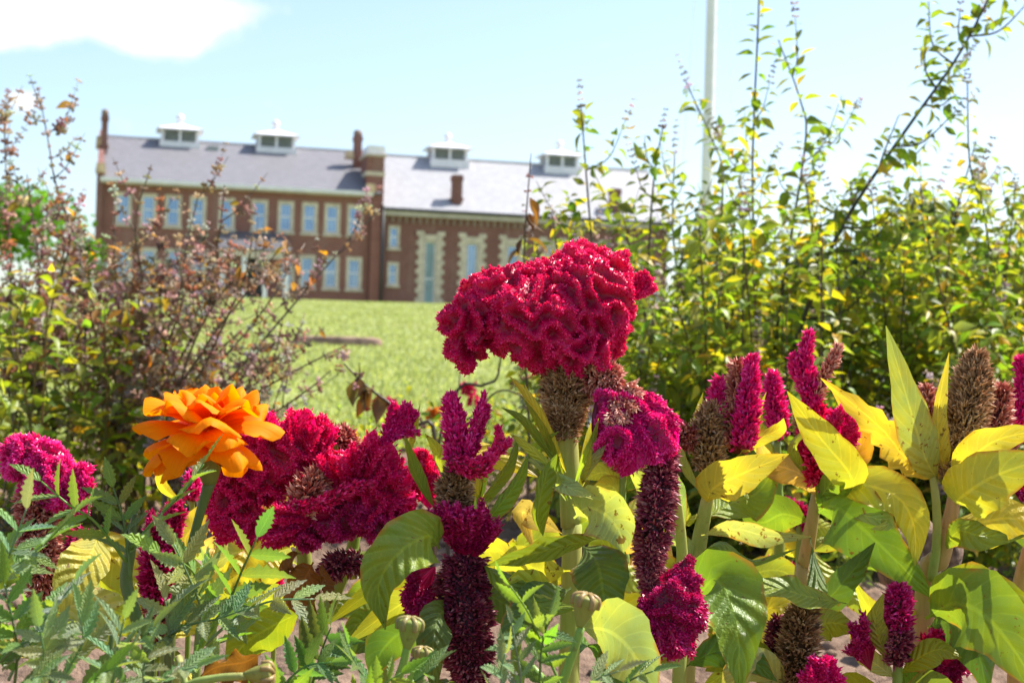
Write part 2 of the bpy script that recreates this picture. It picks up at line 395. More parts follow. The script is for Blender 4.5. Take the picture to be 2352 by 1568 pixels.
def roof_material(name, c):
    M = Mat(name); uv = M.n('ShaderNodeUVMap').outputs[0]
    b = M.n('ShaderNodeTexBrick', {'Vector': uv, 'Color1': tuple(v * .88 for v in c), 'Color2': tuple(v * 1.08 for v in c), 'Mortar': tuple(v * .55 for v in c), 'Scale': 1, 'Mortar Size': .012, 'Brick Width': .32, 'Row Height': .2})
    n = M.noise(M.pos(), .8, 5, .6)
    cc = M.mix(M.ramp(n, .4, .7, 0, .35), b.outputs[0], tuple(v * .8 for v in c))
    return M.done(M.bsdf(cc, .5, .35, M.bump(b.outputs['Fac'], .4, .01)))
ROOFL, ROOFR = roof_material('grey_slate', (.20, .195, .215)), roof_material('pale_slate', (.36, .36, .385))
STONE = plain('cream_stone', (.56, .48, .385), .8, .25, .18, 3, bump=.2)
STONE2 = plain('tan_stone', (.62, .45, .30), .85, .2, .25, 3, bump=.2)
WHITE = plain('white_paint', (.78, .755, .80), .5, .4, .06, 2)
LOUVER = plain('grey_louvre_paint', (.33, .35, .35), .6, .3, .12, 4)
CORN = plain('cornice_paint', (.47, .42, .375), .6, .3, .12, 2)
DARK = plain('dark_iron', (.03, .033, .04), .5, .5, .2, 6)
def glass_material():
    M = Mat('window_glass'); n = M.noise(M.pos(), .9, 2)
    c = M.mix(M.ramp(n, .4, .65), (.20, .30, .46), (.27, .37, .52))
    return M.done(M.bsdf(c, .06, .9, M.bump(n, .05, .05), Metallic=.55))
GLASS = glass_material()
DOORB = plain('pale_blue_panel', (.21, .30, .34), .45, .5, .15, 2)

def wall_sheet(s0, s1, z0, z1, holes, n=0.0, depth=.32):
    """front wall with real openings and their reveals; holes: (s0,s1,z0,z1)"""
    S = sorted({s0, s1, *[v for h in holes for v in h[:2]]}); Zs = sorted({z0, z1, *[v for h in holes for v in h[2:]]})
    V, Q, U = [], [], []
    def quad(P, uvs):
        k = len(V); V.extend(P); U.extend(uvs); Q.append((k, k + 1, k + 2, k + 3))
    for a, b in zip(S, S[1:]):
        for c, d in zip(Zs, Zs[1:]):
            m, k = (a + b) / 2, (c + d) / 2
            if any(h[0] < m < h[1] and h[2] < k < h[3] for h in holes): continue
            quad([bp(a, n, c), bp(b, n, c), bp(b, n, d), bp(a, n, d)], [(a, c), (b, c), (b, d), (a, d)])
    for a, b, c, d in holes:
        for P, uvs in (([(a, n, c), (a, n - depth, c), (a, n - depth, d), (a, n, d)], [(0, c), (depth, c), (depth, d), (0, d)]),
                       ([(b, n - depth, c), (b, n, c), (b, n, d), (b, n - depth, d)], [(0, c), (depth, c), (depth, d), (0, d)]),
                       ([(a, n, d), (a, n - depth, d), (b, n - depth, d), (b, n, d)], [(a, 0), (a, depth), (b, depth), (b, 0)]),
                       ([(a, n - depth, c), (a, n, c), (b, n, c), (b, n - depth, c)], [(a, 0), (a, depth), (b, depth), (b, 0)])):
            quad([bp(*p) for p in P], uvs)
    return V, Q, U
def uv_box(s0, s1, n0, n1, z0, z1):
    V, Q, U = [], [], []
    for P, uvs in (([(s0, n1, z0), (s1, n1, z0), (s1, n1, z1), (s0, n1, z1)], [(s0, z0), (s1, z0), (s1, z1), (s0, z1)]),
                   ([(s1, n0, z0), (s0, n0, z0), (s0, n0, z1), (s1, n0, z1)], [(s1, z0), (s0, z0), (s0, z1), (s1, z1)]),
                   ([(s0, n0, z0), (s0, n1, z0), (s0, n1, z1), (s0, n0, z1)], [(n0, z0), (n1, z0), (n1, z1), (n0, z1)]),
                   ([(s1, n1, z0), (s1, n0, z0), (s1, n0, z1), (s1, n1, z1)], [(n1, z0), (n0, z0), (n0, z1), (n1, z1)]),
                   ([(s0, n1, z1), (s1, n1, z1), (s1, n0, z1), (s0, n0, z1)], [(s0, n1), (s1, n1), (s1, n0), (s0, n0)])):
        k = len(V); V.extend(bp(*p) for p in P); U.extend(uvs); Q.append((k, k + 1, k + 2, k + 3))
    return V, Q, U
def brick_obj(name, parts, mat, parent):
    V, Q, U = [], [], []
    for v, q, u in parts:
        k = len(V); V.extend(v); U.extend(u); Q.extend([tuple(i + k for i in f) for f in q])
    return obj(name, mesh_np(name, np.array(V), np.array(Q), False, uv=np.array(U)), mat, parent)
def gable_quad(s, n0, n1, z0, zr, nr):
    """end wall up to the ridge"""
    return ([bp(s, n0, BASE), bp(s, n1, BASE), bp(s, n1, z0), bp(s, n0, z0), bp(s, n0, z0), bp(s, n1, z0), bp(s, nr + .02, zr), bp(s, nr - .02, zr)],
            [(0, 1, 2, 3), (4, 5, 6, 7)], [(n0, BASE), (n1, BASE), (n1, z0), (n0, z0), (n0, z0), (n1, z0), (nr, zr), (nr, zr)])
def roof_obj(name, s0, s1, ne, ze, nr, zr, mat, parent):
    L = math.hypot(ne - nr, zr - ze); t = .16
    V, Q, U = [], [], []
    for e, r in (((ne, ze), (nr, zr)), ((2 * nr - ne, ze), (nr, zr))):
        P = [bp(s0, *e), bp(s1, *e), bp(s1, *r), bp(s0, *r)]; P += [p - Z * t for p in P]
        k = len(V); V += P; Q += [tuple(k + i for i in f) for f in HEX]; U += [(s0, 0), (s1, 0), (s1, L), (s0, L)] * 2
    o = obj(name, mesh_np(name, np.array(V), np.array(Q), False, uv=np.array(U)), mat, parent)
    B = bbox(Builder(), s0, s1, nr - .16, nr + .16, zr - .05, zr + .07)
    obj('ridge_flashing', B.mesh('ridge_flashing'), WHITE, o)
    return o
def cupola(parent, x0, x1, ybase, nr, zr, ntop):
    s0, _ = fp(x0, ybase, nr); s1, _ = fp(x1, ybase, nr); c, hw = (s0 + s1) / 2, (s1 - s0) / 2
    zb = zr - .62; hb = hw * .78; dn = hb * .8
    B = bbox(Builder(), c - hb - .12, c + hb + .12, nr - dn - .12, nr + dn + .12, zb - .5, zb + .42)
    cu = obj('roof_cupola', B.mesh('roof_cupola'), WHITE, parent)
    zl0, zl1 = zb + .42, zb + 1.18
    for a in (-1, 0, 1):
        for b in (-1, 1):
            B = bbox(Builder(), c + a * (hb - .08) - .09, c + a * (hb - .08) + .09, nr + b * (dn - .08) - .09, nr + b * (dn - .08) + .09, zl0, zl1); obj('corner_post', B.mesh('corner_post'), WHITE, cu)
    inner = bbox(Builder(), c - hb + .2, c + hb - .2, nr - dn + .2, nr + dn - .2, zl0, zl1); obj('louvre_box', inner.mesh('louvre_box'), LOUVER, cu)
    for k in range(5):
        z = zl0 + .06 + k * .145
        for b in (-1, 1):
            for (sa, sb) in ((c - hb + .17, c - .09), (c + .09, c + hb - .17)):
                n0 = nr + b * (dn - .13); B = Builder()
                B.add([bp(sa, n0 - b * .06, z + .09), bp(sb, n0 - b * .06, z + .09), bp(sb, n0 + b * .07, z), bp(sa, n0 + b * .07, z), bp(sa, n0 - b * .06, z + .11), bp(sb, n0 - b * .06, z + .11), bp(sb, n0 + b * .07, z + .02), bp(sa, n0 + b * .07, z + .02)], HEX)
                obj('louvre_slat', B.mesh('louvre_slat'), LOUVER, cu)
    B = Builder(); prof = [(1.0, 1.16), (1.0, 1.24), (.62, 1.42), (.22, 1.62), (.1, 1.8), (.1, 2.0)]
    rings = [[bp(c + sx * hw * f, nr + sy * (dn + hw - hb) * f, zb + z) for sx, sy in ((-1, -1), (1, -1), (1, 1), (-1, 1))] for f, z in prof]
    V = np.array(rings).reshape(-1, 3); Q = [(4 * i + j, 4 * i + 4 + j, 4 * i + 4 + (j + 1) % 4, 4 * i + (j + 1) % 4) for i in range(len(prof) - 1) for j in range(4)] + [(0, 1, 2, 3)]
    B.add(V, Q); obj('cupola_roof', B.mesh('cupola_roof'), WHITE, cu)
    v, f = ico(3); B = Builder(); B.add(v * [.27, .27, .25] + bp(c, nr, zb + 2.12), None, f); obj('finial', B.mesh('finial', True), WHITE, cu)
def chimney(parent, x0, x1, ytop, ybot, n, mat, round_top=False):
    s0, zt = fp(x0, ytop, n); s1, _ = fp(x1, ytop, n); _, zb = fp(x0, ybot, n); w = s1 - s0
    ch = brick_obj('chimney', [uv_box(s0 + .06, s1 - .06, n - w / 2 + .06, n + w / 2 - .06, zb - .6, zt - .3)], mat, parent)
    brick_obj('chimney_cap', [uv_box(s0, s1, n - w / 2, n + w / 2, zt - .36, zt - .12), uv_box(s0 + .05, s1 - .05, n - w / 2 + .05, n + w / 2 - .05, zt - .12, zt)], mat, ch)
    brick_obj('chimney_band', [uv_box(s0 - .03, s1 + .03, n - w / 2 - .03, n + w / 2 + .03, zb + .15, zb + .32)], mat, ch)
    if round_top:
        C = np.array([bp((s0 + s1) / 2, n, zt + z) for z in (0, .12, .3, .36)]); tube_obj('chimney_pot', C, [w * .42, w * .48, w * .4, w * .3], mat, ch, 12)
def window(parent, s0, s1, z0, z1, fr=.17, name='window', pane=None, fm=None):
    B = Builder(); n0, n1 = -.22, .03
    for a in ((s0, s0 + fr, z0, z1), (s1 - fr, s1, z0, z1), (s0 + fr, s1 - fr, z1 - fr, z1), (s0 + fr, s1 - fr, z0, z0 + fr * .7)): bbox(B, a[0], a[1], n0, n1, a[2], a[3])
    w = obj(name, B.mesh(name), fm or STONE, parent)
    zm = (z0 + z1) / 2; a, b = s0 + fr + .06, s1 - fr - .06
    B = Builder()
    for q in ((s0 + fr, a, z0 + fr * .7, z1 - fr), (b, s1 - fr, z0 + fr * .7, z1 - fr)): bbox(B, q[0], q[1], -.2, -.1, q[2], q[3])
    bbox(B, a, b, -.2, -.1, zm - .04, zm + .04); bbox(B, a, b, -.2, -.1, z1 - fr - .06, z1 - fr); bbox(B, a, b, -.2, -.1, z0 + fr * .7, z0 + fr * .7 + .07)
    obj('sash', B.mesh('sash'), WHITE, w)
    for c, d in ((z0 + fr * .7 + .07, zm - .04), (zm + .04, z1 - fr - .06)):
        B = bbox(Builder(), a, b, -.17, -.155, c, d); obj('pane', B.mesh('pane'), pane or GLASS, w)
    B = bbox(Builder(), s0 - .08, s1 + .08, -.1, .12, z0 - .14, z0); obj('sill', B.mesh('sill'), STONE, w)
    return w

# --- two storey block
b1 = thing('brick_building', 'two-storey red brick building with grey slate roof and two white roof cupolas', 'building', bp(8, 0, BASE))
sL, sR = fp(236, 405)[0], fp(852, 440)[0]
ze = PA[2]; NR = -5.6; zr = fp(255, 313, NR)[1]
_, wt1 = fp(815, 470); _, wb1 = fp(815, 541); _, wt0 = fp(813, 590); _, wb0 = fp(813, 665)
up = [282, 340, 397, 454, 520, 596, 656, 711, 763, 815]; lo = [282, 340, 397, 454, 658, 705, 760, 813]
W1 = []
for xs_, yy, za, zb_ in ((up, 505, wb1, wt1), (lo, 625, wb0, wt0)):
    for x in xs_:
        s = fp(x, yy)[0]; W1.append((s - .52, s + .52, za, zb_))
sp0, sp1 = fp(506, 610)[0], fp(650, 610)[0]                    # porch
dr = ((sp0 + sp1) / 2 - .7, (sp0 + sp1) / 2 + .7, BASE + .9, wt0 + .2)
brick_obj('wall', [wall_sheet(sL, sR, BASE, ze - .1, W1 + [dr]), uv_box(sL, sR, 2 * NR, 2 * NR + .3, BASE, ze - .1)], BRICK, b1)
for h in W1: window(b1, *h)
B = bbox(Builder(), dr[0], dr[1], -.3, -.2, dr[2], dr[3]); d_ = obj('door', B.mesh('door'), DARK, b1)
B = bbox(Builder(), sL - .15, sR + .1, .0, .42, ze - .42, ze - .12); obj('cornice', B.mesh('cornice'), CORN, b1)
B = bbox(Builder(), sL - .15, sR + .1, .425, .55, ze - .30, ze - .08); obj('gutter', B.mesh('gutter'), WHITE, b1)
r1 = roof_obj('roof', sL - .05, sR + .6, .5, ze - .1, NR, zr, ROOFL, b1)
sh = (zr - ze) / (abs(NR) + .5)
def roofz(n, z_e, slope): return z_e - .1 + (.5 - n) * slope
# left gable parapet with pale stones and chimney
g0 = fp(222, 420)[0]
def parapet(s0, s1, z_e, slope, n_top, mat, parent, lift=.45):
    V, Q, U = [], [], []
    prof = [(.35, BASE), (.35, z_e + .35)] + [(NR, z_e + lift + (.35 - NR) * slope)] + [(2 * NR - .35, z_e + .35), (2 * NR - .35, BASE)]
    for s in (s0, s1):
        for n, z in prof: V.append(bp(s, n, z)); U.append((n, z))
    k = len(prof)
    F5 = [np.array([[0, 1, 3, 4], [k, k + 4, k + 3, k + 1]])] ; T = np.array([[1, 2, 3], [k + 3, k + 2, k + 1]])
    sides = np.array([[i, i + k, i + k + 1, i + 1] for i in range(k - 1)])
    return obj('gable_parapet', mesh_np('gable_parapet', np.array(V), [F5[0], sides, T], False, uv=np.array(U)), mat, parent)
parapet(g0, sL + .02, ze, sh, NR, BRICKD, b1)
for (x0, x1, y0, y1, n) in ((219, 243, 375, 398, .42), (220, 238, 313, 342, -3.6)):
    s0, z1 = fp(x0, y0, n); s1, z0 = fp(x1, y1, n); B = bbox(Builder(), s0, s1, n - .5, n + .3, z0, z1, .06); obj('kneeler_stone', B.mesh('kneeler_stone'), STONE2, b1)
chimney(b1, 232, 251, 264, 345, -3.0, BRICKD, True)
cupola(r1, 358, 466, 325, NR, zr, 0); cupola(r1, 578, 685, 345, NR, zr, 0)
s0, z1 = fp(715, 376, -4.6); B = bbox(Builder(), fp(500, 0, -4.6)[0] - .35, fp(500, 0, -4.6)[0] + .35, -4.7, -4.3, roofz(-4.5, ze, sh) - .1, roofz(-4.5, ze, sh) + .28); obj('roof_vent', B.mesh('roof_vent'), LOUVER, r1)
# downpipes
for x, yt in ((232, 418), (880, 470)):
    s, zt = fp(x, yt, .2); tube_obj('downpipe', np.array([bp(s, .42 if x > 500 else .2, BASE), bp(s, .42 if x > 500 else .2, zt)]), .10, DARK, b1, 8)
# porch
pz0, pz1 = fp(506, 585, 2.2)[1], fp(506, 548, 2.2)[1]
B = Builder(); nE = 2.4
B.add([bp(sp0 - .3, nE, pz0 + .35), bp(sp1 + .3, nE, pz0 + .35), bp(sp1 + .1, .02, pz1 + .55), bp(sp0 - .1, .02, pz1 + .55), bp(sp0 - .3, nE, pz0 + .45), bp(sp1 + .3, nE, pz0 + .45), bp(sp1 + .1, .02, pz1 + .68), bp(sp0 - .1, .02, pz1 + .68)], HEX)
pr = obj('porch_roof', B.mesh('porch_roof'), ROOFL, b1)
B = bbox(Builder(), sp0 - .2, sp1 + .2, nE - .3, nE - .05, pz0 - .1, pz0 + .35); obj('porch_beam', B.mesh('porch_beam'), STONE, pr)
for k in range(4):
    s = sp0 + (sp1 - sp0) * k / 3; B = bbox(Builder(), s - .14, s + .14, nE - .31, nE - .04, BASE, pz0 - .1); obj('porch_post', B.mesh('porch_post'), WHITE, pr)
B = bbox(Builder(), sp0 - .2, sp1 + .2, .02, nE, BASE, BASE + .8); obj('porch_floor', B.mesh('porch_floor'), STONE, pr)

# --- firewall between the two blocks
fwl = thing('firewall_tower', 'tall brick firewall with chimney and white capped block between two roofs', 'wall', bp(fp(865, 500)[0], 0, BASE))
f0, f1 = fp(853, 440)[0], fp(877, 440)[0]
parapet(f0, f1, ze - .1, sh, NR, BRICK, fwl, .3)
t0, t1 = fp(840, 400, -.4)[0], fp(880, 400, -.4)[0]; zt0, zt1 = fp(840, 470, -.4)[1], fp(840, 360, -.4)[1]
blk = brick_obj('parapet_block', [uv_box(t0, t1, -2.6, .02, zt0 - .6, zt1)], BRICK, fwl)
zz = fp(840, 398, 0)[1]; B = bbox(Builder(), t0 - .06, t1 + .06, -2.66, .09, zz - .14, zz + .14); obj('stone_band', B.mesh('stone_band'), STONE, blk)
B = bbox(Builder(), t0 - .12, t1 + .12, -2.7, .13, zt1, zt1 + .16); obj('stone_cap', B.mesh('stone_cap'), STONE, blk)
B = bbox(Builder(), t0, t1 + .1, -2.5, -.1, zt1 + .16, zt1 + .72, .08); obj('metal_hood', B.mesh('metal_hood'), WHITE, blk)
chimney(fwl, 811, 833, 311, 400, -3.2, BRICKD, True)
for (x0, x1, y0, y1, n) in ((793, 812, 347, 366, -3.0), (840, 862, 422, 440, .5)):
    s0, z1 = fp(x0, y0, n); s1, z0 = fp(x1, y1, n); B = bbox(Builder(), s0, s1, n - .4, n + .3, z0, z1, .06); obj('kneeler_stone', B.mesh('kneeler_stone'), STONE2, fwl)

# --- single storey wing with tall windows
b2 = thing('brick_wing', 'long brick wing with pale slate roof and tall narrow quoined windows', 'building', bp(25, 0, BASE))
s2, s3 = fp(876, 470)[0], fp(1535, 510)[0]; ze2 = fp(885, 474)[1]; zr2 = fp(892, 356, NR)[1]; sh2 = (zr2 - ze2) / (abs(NR) + .5)
W2 = []; SM = []
zt2, zb2 = fp(987, 552)[1], BASE + .5
for x in (987, 1083, 1176, 1268, 1360, 1450):
    s = fp(x, 620)[0]; W2.append((s - .42, s + .42, zb2, zt2))
s = fp(905, 545)[0]
for (ya, yb) in ((518, 570), (602, 655)): SM.append((s - .38, s + .38, fp(905, yb)[1], fp(905, ya)[1]))
brick_obj('wall', [wall_sheet(s2, s3, BASE, ze2 - .2, W2 + SM), uv_box(s2, s3, 2 * NR, 2 * NR + .3, BASE, ze2 - .2), gable_quad(s3, 2 * NR, 0, ze2 - .2, zr2 - .1, NR)], BRICKD, b2)
r2o = roof_obj('roof', s2 + .02, s3 + .3, .5, ze2 - .1, NR, zr2, ROOFR, b2)
B = bbox(Builder(), s2 + .03, s3 + .2, 0, .42, ze2 - .58, ze2 - .28); obj('cornice', B.mesh('cornice'), CORN, b2)
B = bbox(Builder(), s2 + .03, s3 + .2, .425, .57, ze2 - .30, ze2 - .10); obj('gutter', B.mesh('gutter'), DARK, b2)
k = 0; s = s2 + .2
den = bbox(Builder(), 0, .17, 0, .13, 0, .35)
while s < s3 - .2:
    B = bbox(Builder(), s, s + .2, 0, .13, ze2 - 1.0, ze2 - .58); obj('dentil', B.mesh('dentil'), BRICKD, b2); s += .45
for h in SM: window(b2, *h, fr=.12)
for i, h in enumerate(W2):
    w = window(b2, *h, fr=.1, pane=DOORB if i == 0 else None, fm=CORN)
    zq, j = zb2, 0
    while zq < zt2 + .3:
        L = .52 if j % 2 else .34
        top = zq + .31 > zt2
        for a, b in ((h[0] - L, h[0] - .003), (h[1] + .003, h[1] + L)):
            B = bbox(Builder(), a, b, -.05, .06 + .012 * (j % 3), zq + .006, zq + .304); obj('quoin_stone', B.mesh('quoin_stone'), STONE, w)
        zq += .31; j += 1
    B = bbox(Builder(), h[0] - .1, h[1] + .1, -.05, .085, zt2 + .003, zt2 + .36); obj('lintel_stone', B.mesh('lintel_stone'), STONE, w)
chimney(b2, 1037, 1063, 402, 466, -.55, BRICKD); chimney(b2, 1400, 1425, 433, 492, -.55, BRICKD)
cupola(r2o, 975, 1078, 378, NR, zr2, 0); cupola(r2o, 1236, 1330, 400, NR, zr2, 0)

# ================================================================ flagpole
FP0 = at(1621, 490, 38.0); base = np.array([FP0[0], FP0[1], float(gz(FP0[0], FP0[1]))])
fl = thing('flagpole', 'tall white flagpole with climbing pegs rising behind the leafy shrub', 'flagpole', base)
tube_obj('pole', np.array([base + Z * z for z in (-.3, 4, 9, 16)]), [.135, .13, .115, .08], WHITE, fl, 16)
tube_obj('base_collar', np.array([base + Z * z for z in (-.05, .25, .3)]), [.3, .28, .14], STONE, fl, 16)
v, f = ico(2); B = Builder(); B.add(v * .14 + base + Z * 16.1, None, f); obj('finial', B.mesh('finial', True), WHITE, fl)
for k in range(30):
    p = base + Z * (1.2 + .47 * k); tube_obj('climbing_peg', np.array([p + [.08, 0, 0], p + [.2, 0, 0], p + [.2, 0, .03]]), .012, WHITE, fl, 5)
for dx in (-.34, .36):
    tube_obj('halyard', spline([base + [dx * 2.2, 0, .0], base + [dx * 1.3, 0, 6.5], base + [dx * .2, 0, 15.8]], 12), .008, WHITE, fl, 5)

# ================================================================ far trees
def foliage_blob(n, blobs, size, cols):
    P, C = [], []
    w = np.array([b[3] * b[4] * b[5] for b in blobs]); w = w / w.sum()
    for b, m in zip(blobs, rng.multinomial(n, w)):
        d = nrm(rng.normal(size=(m, 3))); r = rng.random(m) ** .45
        p = d * r[:, None] * [b[3], b[4], b[5]] * (1 + .25 * wob(d, 3, b[0])[:, None]) + np.array(b[:3]); P.append(p)
        C.append(np.array(cols)[rng.integers(0, len(cols), m)] * rng.uniform(.7, 1.3, (m, 1)))
    P, C = np.concatenate(P), np.concatenate(C); m = len(P)
    a = nrm(rng.normal(size=(m, 3)) + [0, 0, -.2]); b = nrm(np.cross(a, rng.normal(size=(m, 3)))); L = (size * rng.uniform(.6, 1.4, m))[:, None]
    V = np.stack([P, P + a * L * .5 + b * L * .28, P + a * L, P + a * L * .5 - b * L * .28], 1).reshape(-1, 3)
    return mesh_np('crown', V, np.arange(4 * m).reshape(-1, 4), False, vcol=np.repeat(C, 4, 0))
BARK = plain('bark', (.12, .085, .06), .9, .2, .4, 12, bump=.5)
def tree(label, x, ytop, d, half, cols, leaf, n=3000, group='trees beyond the lawn'):
    top = at(x, ytop, d); b = np.array([top[0], top[1], float(gz(top[0], top[1]))]); H = top[2] - b[2]; W = half / FPX * d
    t = thing('tree', label, 'tree', b, group)
    tube_obj('trunk', spline([b - Z * .2, b + Z * H * .35 + [W * .05, 0, 0], b + Z * H * .8], 8), np.linspace(.05, .015, 8) * H, BARK, t, 8)
    blobs = [(top[0] + rng.uniform(-.55, .55) * W, top[1] + rng.uniform(-.5, .5) * W, b[2] + H * rng.uniform(.45, .82), W * rng.uniform(.35, .6), W * rng.uniform(.35, .6), H * rng.uniform(.14, .2)) for _ in range(9)]
    blobs.append((top[0], top[1], b[2] + H * .6, W * .7, W * .7, H * .3)); blobs.append((top[0], top[1], b[2] + H * .88, W * .3, W * .3, H * .12))
    for q in range(4):
        bb = blobs[q]; tube_obj('limb', spline([b + Z * H * .3, (b + Z * H * .45 + np.array(bb[:3])) / 2, np.array(bb[:3])], 6), np.linspace(.02, .006, 6) * H, BARK, t, 6)
    obj('crown', foliage_blob(n, blobs, leaf, cols), MATS['treeleaf'], t)
DK = [(.06, .11, .07), (.08, .13, .08), (.05, .09, .07)]
MG = [(.06, .11, .03), (.09, .13, .03), (.05, .09, .03)]
for (x, y, d, hw, c, lab) in ((2120, 440, 120, 110, DK, 'dark green tree standing apart beyond the lawn, tallest of its row'), (1990, 560, 130, 120, DK, 'low dark tree beyond the lawn beside the tallest one'),
                              (2300, 545, 110, 120, DK, 'broad dark green tree beyond the lawn at the open end'), (1850, 610, 160, 110, MG, 'lighter green tree beyond the lawn farthest off'), (1640, 560, 125, 80, DK, 'dark tree close to the end of the brick wing'), (2480, 520, 120, 130, MG, 'lighter green tree beyond the lawn at the end of the row')):
    tree(lab, x, y, d, hw, c, d * .0075, 2600)
BRT = [(.09, .22, .012), (.12, .27, .015), (.06, .17, .012)]
tree('bright green sunlit leafy tree behind the dried brown shrub', -40, 400, 24, 270, BRT, .13, 3800, None)
tree('small bright green tree by the corner of the two-storey building', 205, 530, 30, 60, BRT, .13, 700, None)

# ================================================================ plant building tools
def leaf_mesh(C, half, roll=0.0, fold=.25, wave=.12, pet=.08, nt=16, nv=6, curl=0.0, jag=0.0, seed=0.0, shape=.8, twist=0.0):
    """a real leaf blade along the 3-D spine C; half = half width in metres"""
    C = spline(C, nt + 1); t = np.linspace(0, 1, nt + 1)
    T = nrm(np.gradient(C, axis=0)); view = nrm(C - CAM)
    S = nrm(np.cross(T, view)); Nn = np.cross(S, T)
    a = roll + twist * t
    S, Nn = S * np.cos(a)[:, None] + Nn * np.sin(a)[:, None], Nn * np.cos(a)[:, None] - S * np.sin(a)[:, None]
    u = np.clip((t - pet) / (1 - pet), 0, 1)
    w = np.where(t < pet, .045, np.maximum(np.sin(math.pi * u ** shape) ** .95, .02)) * half
    if jag: w = w * (1 + jag * np.where(np.arange(nt + 1) % 2, 1, -1) * (u > .12) * (u < .93))
    v = np.linspace(-1, 1, nv + 1)
    w2 = w[:, None] * (1 + .09 * np.sin(t[:, None] * 23 + seed * 3 + 2.6 * np.sign(v)[None]) * np.sin(t[:, None] * 9 + seed) * np.abs(v)[None])
    av = np.abs(v)
    lift = fold * av[None] * w[:, None] - curl * half * av[None] ** 2 * np.sin(math.pi * u)[:, None]
    lift = lift + wave * half * np.sin(t[:, None] * 19 + seed + 2.2 * np.sign(v)[None]) * av[None] ** 2 * np.sin(math.pi * u)[:, None]
    V = C[:, None] + S[:, None] * (v[None] * w2)[..., None] + Nn[:, None] * lift[..., None]
    U = np.stack(np.broadcast_arrays((v[None] + 1) / 2, u[:, None]), -1)
    i = (np.arange(nt)[:, None] * (nv + 1) + np.arange(nv)[None]).ravel()
    return mesh_np('leaf', V.reshape(-1, 3), np.stack([i, i + 1, i + nv + 2, i + nv + 1], -1), True, uv=U.reshape(-1, 2))
YG, GR, DG, YE, OL, PALE, DRY, TAN = (.35, .40, .06), (.17, .25, .04), (.09, .16, .035), (.50, .47, .075), (.24, .27, .03), (.33, .40, .17), (.20, .085, .03), (.50, .36, .15)
def vary(c, a=.15):
    return tuple(float(max(v * (1 + rng.uniform(-a, a)), 0)) for v in c)
def leaf(parent, pts, wpx, color=GR, name='leaf', mat=None, **k):
    """pts: spine as (x, y, depth); wpx: full width in picture pixels"""
    C = [at(*p) for p in pts]; d = np.mean([p[2] for p in pts])
    k.setdefault('seed', float(rng.uniform(0, 6)))
    return obj(name, leaf_mesh(C, wpx / 2 * d / FPX, **k), mat or MATS['leaf'], parent, vary(color, .1))
def florets(P, D, L, W, tint0=0.0, tvar=.25, sides=3):
    """little pointed bracts as one array: base, ring of three, tip"""
    n = len(P); D = nrm(D); a = nrm(np.cross(D, nrm(rng.normal(size=(n, 3))))); b = np.cross(D, a)
    L = np.broadcast_to(L, (n,))[:, None]; W = np.broadcast_to(W, (n,))[:, None]
    ring = [P + D * L * .5 + W * (a * math.cos(q) + b * math.sin(q)) for q in (0, 2.094, 4.189)]
    V = np.stack([P, *ring, P + D * L], 1).reshape(-1, 3); i = np.arange(n)[:, None, None] * 5
    F = (i + np.array([[0, 2, 1], [0, 3, 2], [0, 1, 3], [4, 1, 2], [4, 2, 3], [4, 3, 1]])[None]).reshape(-1, 3)
    t = np.broadcast_to(tint0, (n,))[:, None] + rng.normal(0, tvar, (n, 1)) + np.array([[.0, .22, .22, .22, .5]])
    return V, F, t.ravel()
def prof(r, t): return np.interp(t, np.linspace(0, 1, len(r)), r)
def spike(parent, pts, rpx, mat, n=1400, lpx=16, wpx=3.2, up=.6, tint=.35, name='flower_spike', lumps=0.0, tvar=.22):
    """upright or hanging flower spike: core axis plus bracts all round it"""
    d = np.mean([p[2] for p in pts]); k = d / FPX; C = spline([at(*p) for p in pts], 40); T, S, N = frames(C)
    t = np.sort(rng.random(n) ** .9); i = t * 39; i0 = np.minimum(i.astype(int), 38); f = (i - i0)[:, None]
    P0 = C[i0] * (1 - f) + C[i0 + 1] * f; a = rng.uniform(0, 6.283, n)
    rdl = S[i0] * np.cos(a)[:, None] + N[i0] * np.sin(a)[:, None]
    R = prof(rpx, t) * (1 - .8 * t ** 6) * k * (1 + (lumps + .2) * wob(np.stack([np.cos(a) * 2, np.sin(a) * 2, t * 14], -1), 1.5, d * 9 + pts[0][0]))
    core = tube_obj(name, C[::3], prof(np.array(rpx) * .66, np.linspace(0, 1, 14)) * (1 - .9 * np.linspace(0, 1, 14) ** 5) * k, mat, parent, 8)
    V, F, tt = florets(P0 + rdl * (R * .7)[:, None], rdl * (1 - up) + T[i0] * up + rng.normal(0, .3, (n, 3)), lpx * 1.15 * k * rng.uniform(.45, 1.5, n), wpx * 1.15 * k * rng.uniform(.7, 1.3, n), tint + .12 * wob(P0, 400, 2), tvar)
    fl_ = obj('florets', mesh_np('florets', V, F, False, tint=tt), mat, core); fl_["kind"] = "stuff"
    return core
def brain(P, k, seed):
    q = P * k
    q = q + .55 * np.stack([wob(P, k * .45, seed), wob(P, k * .45, seed + 5), wob(P, k * .45, seed + 9)], -1) * 2
    x, y, z = q[..., 0], q[..., 1], q[..., 2]
    g_ = np.sin(x) * np.cos(y) + np.sin(y) * np.cos(z) + np.sin(z) * np.cos(x)
    return np.clip(1 - np.abs(g_) / 1.05, 0, 1) ** .8
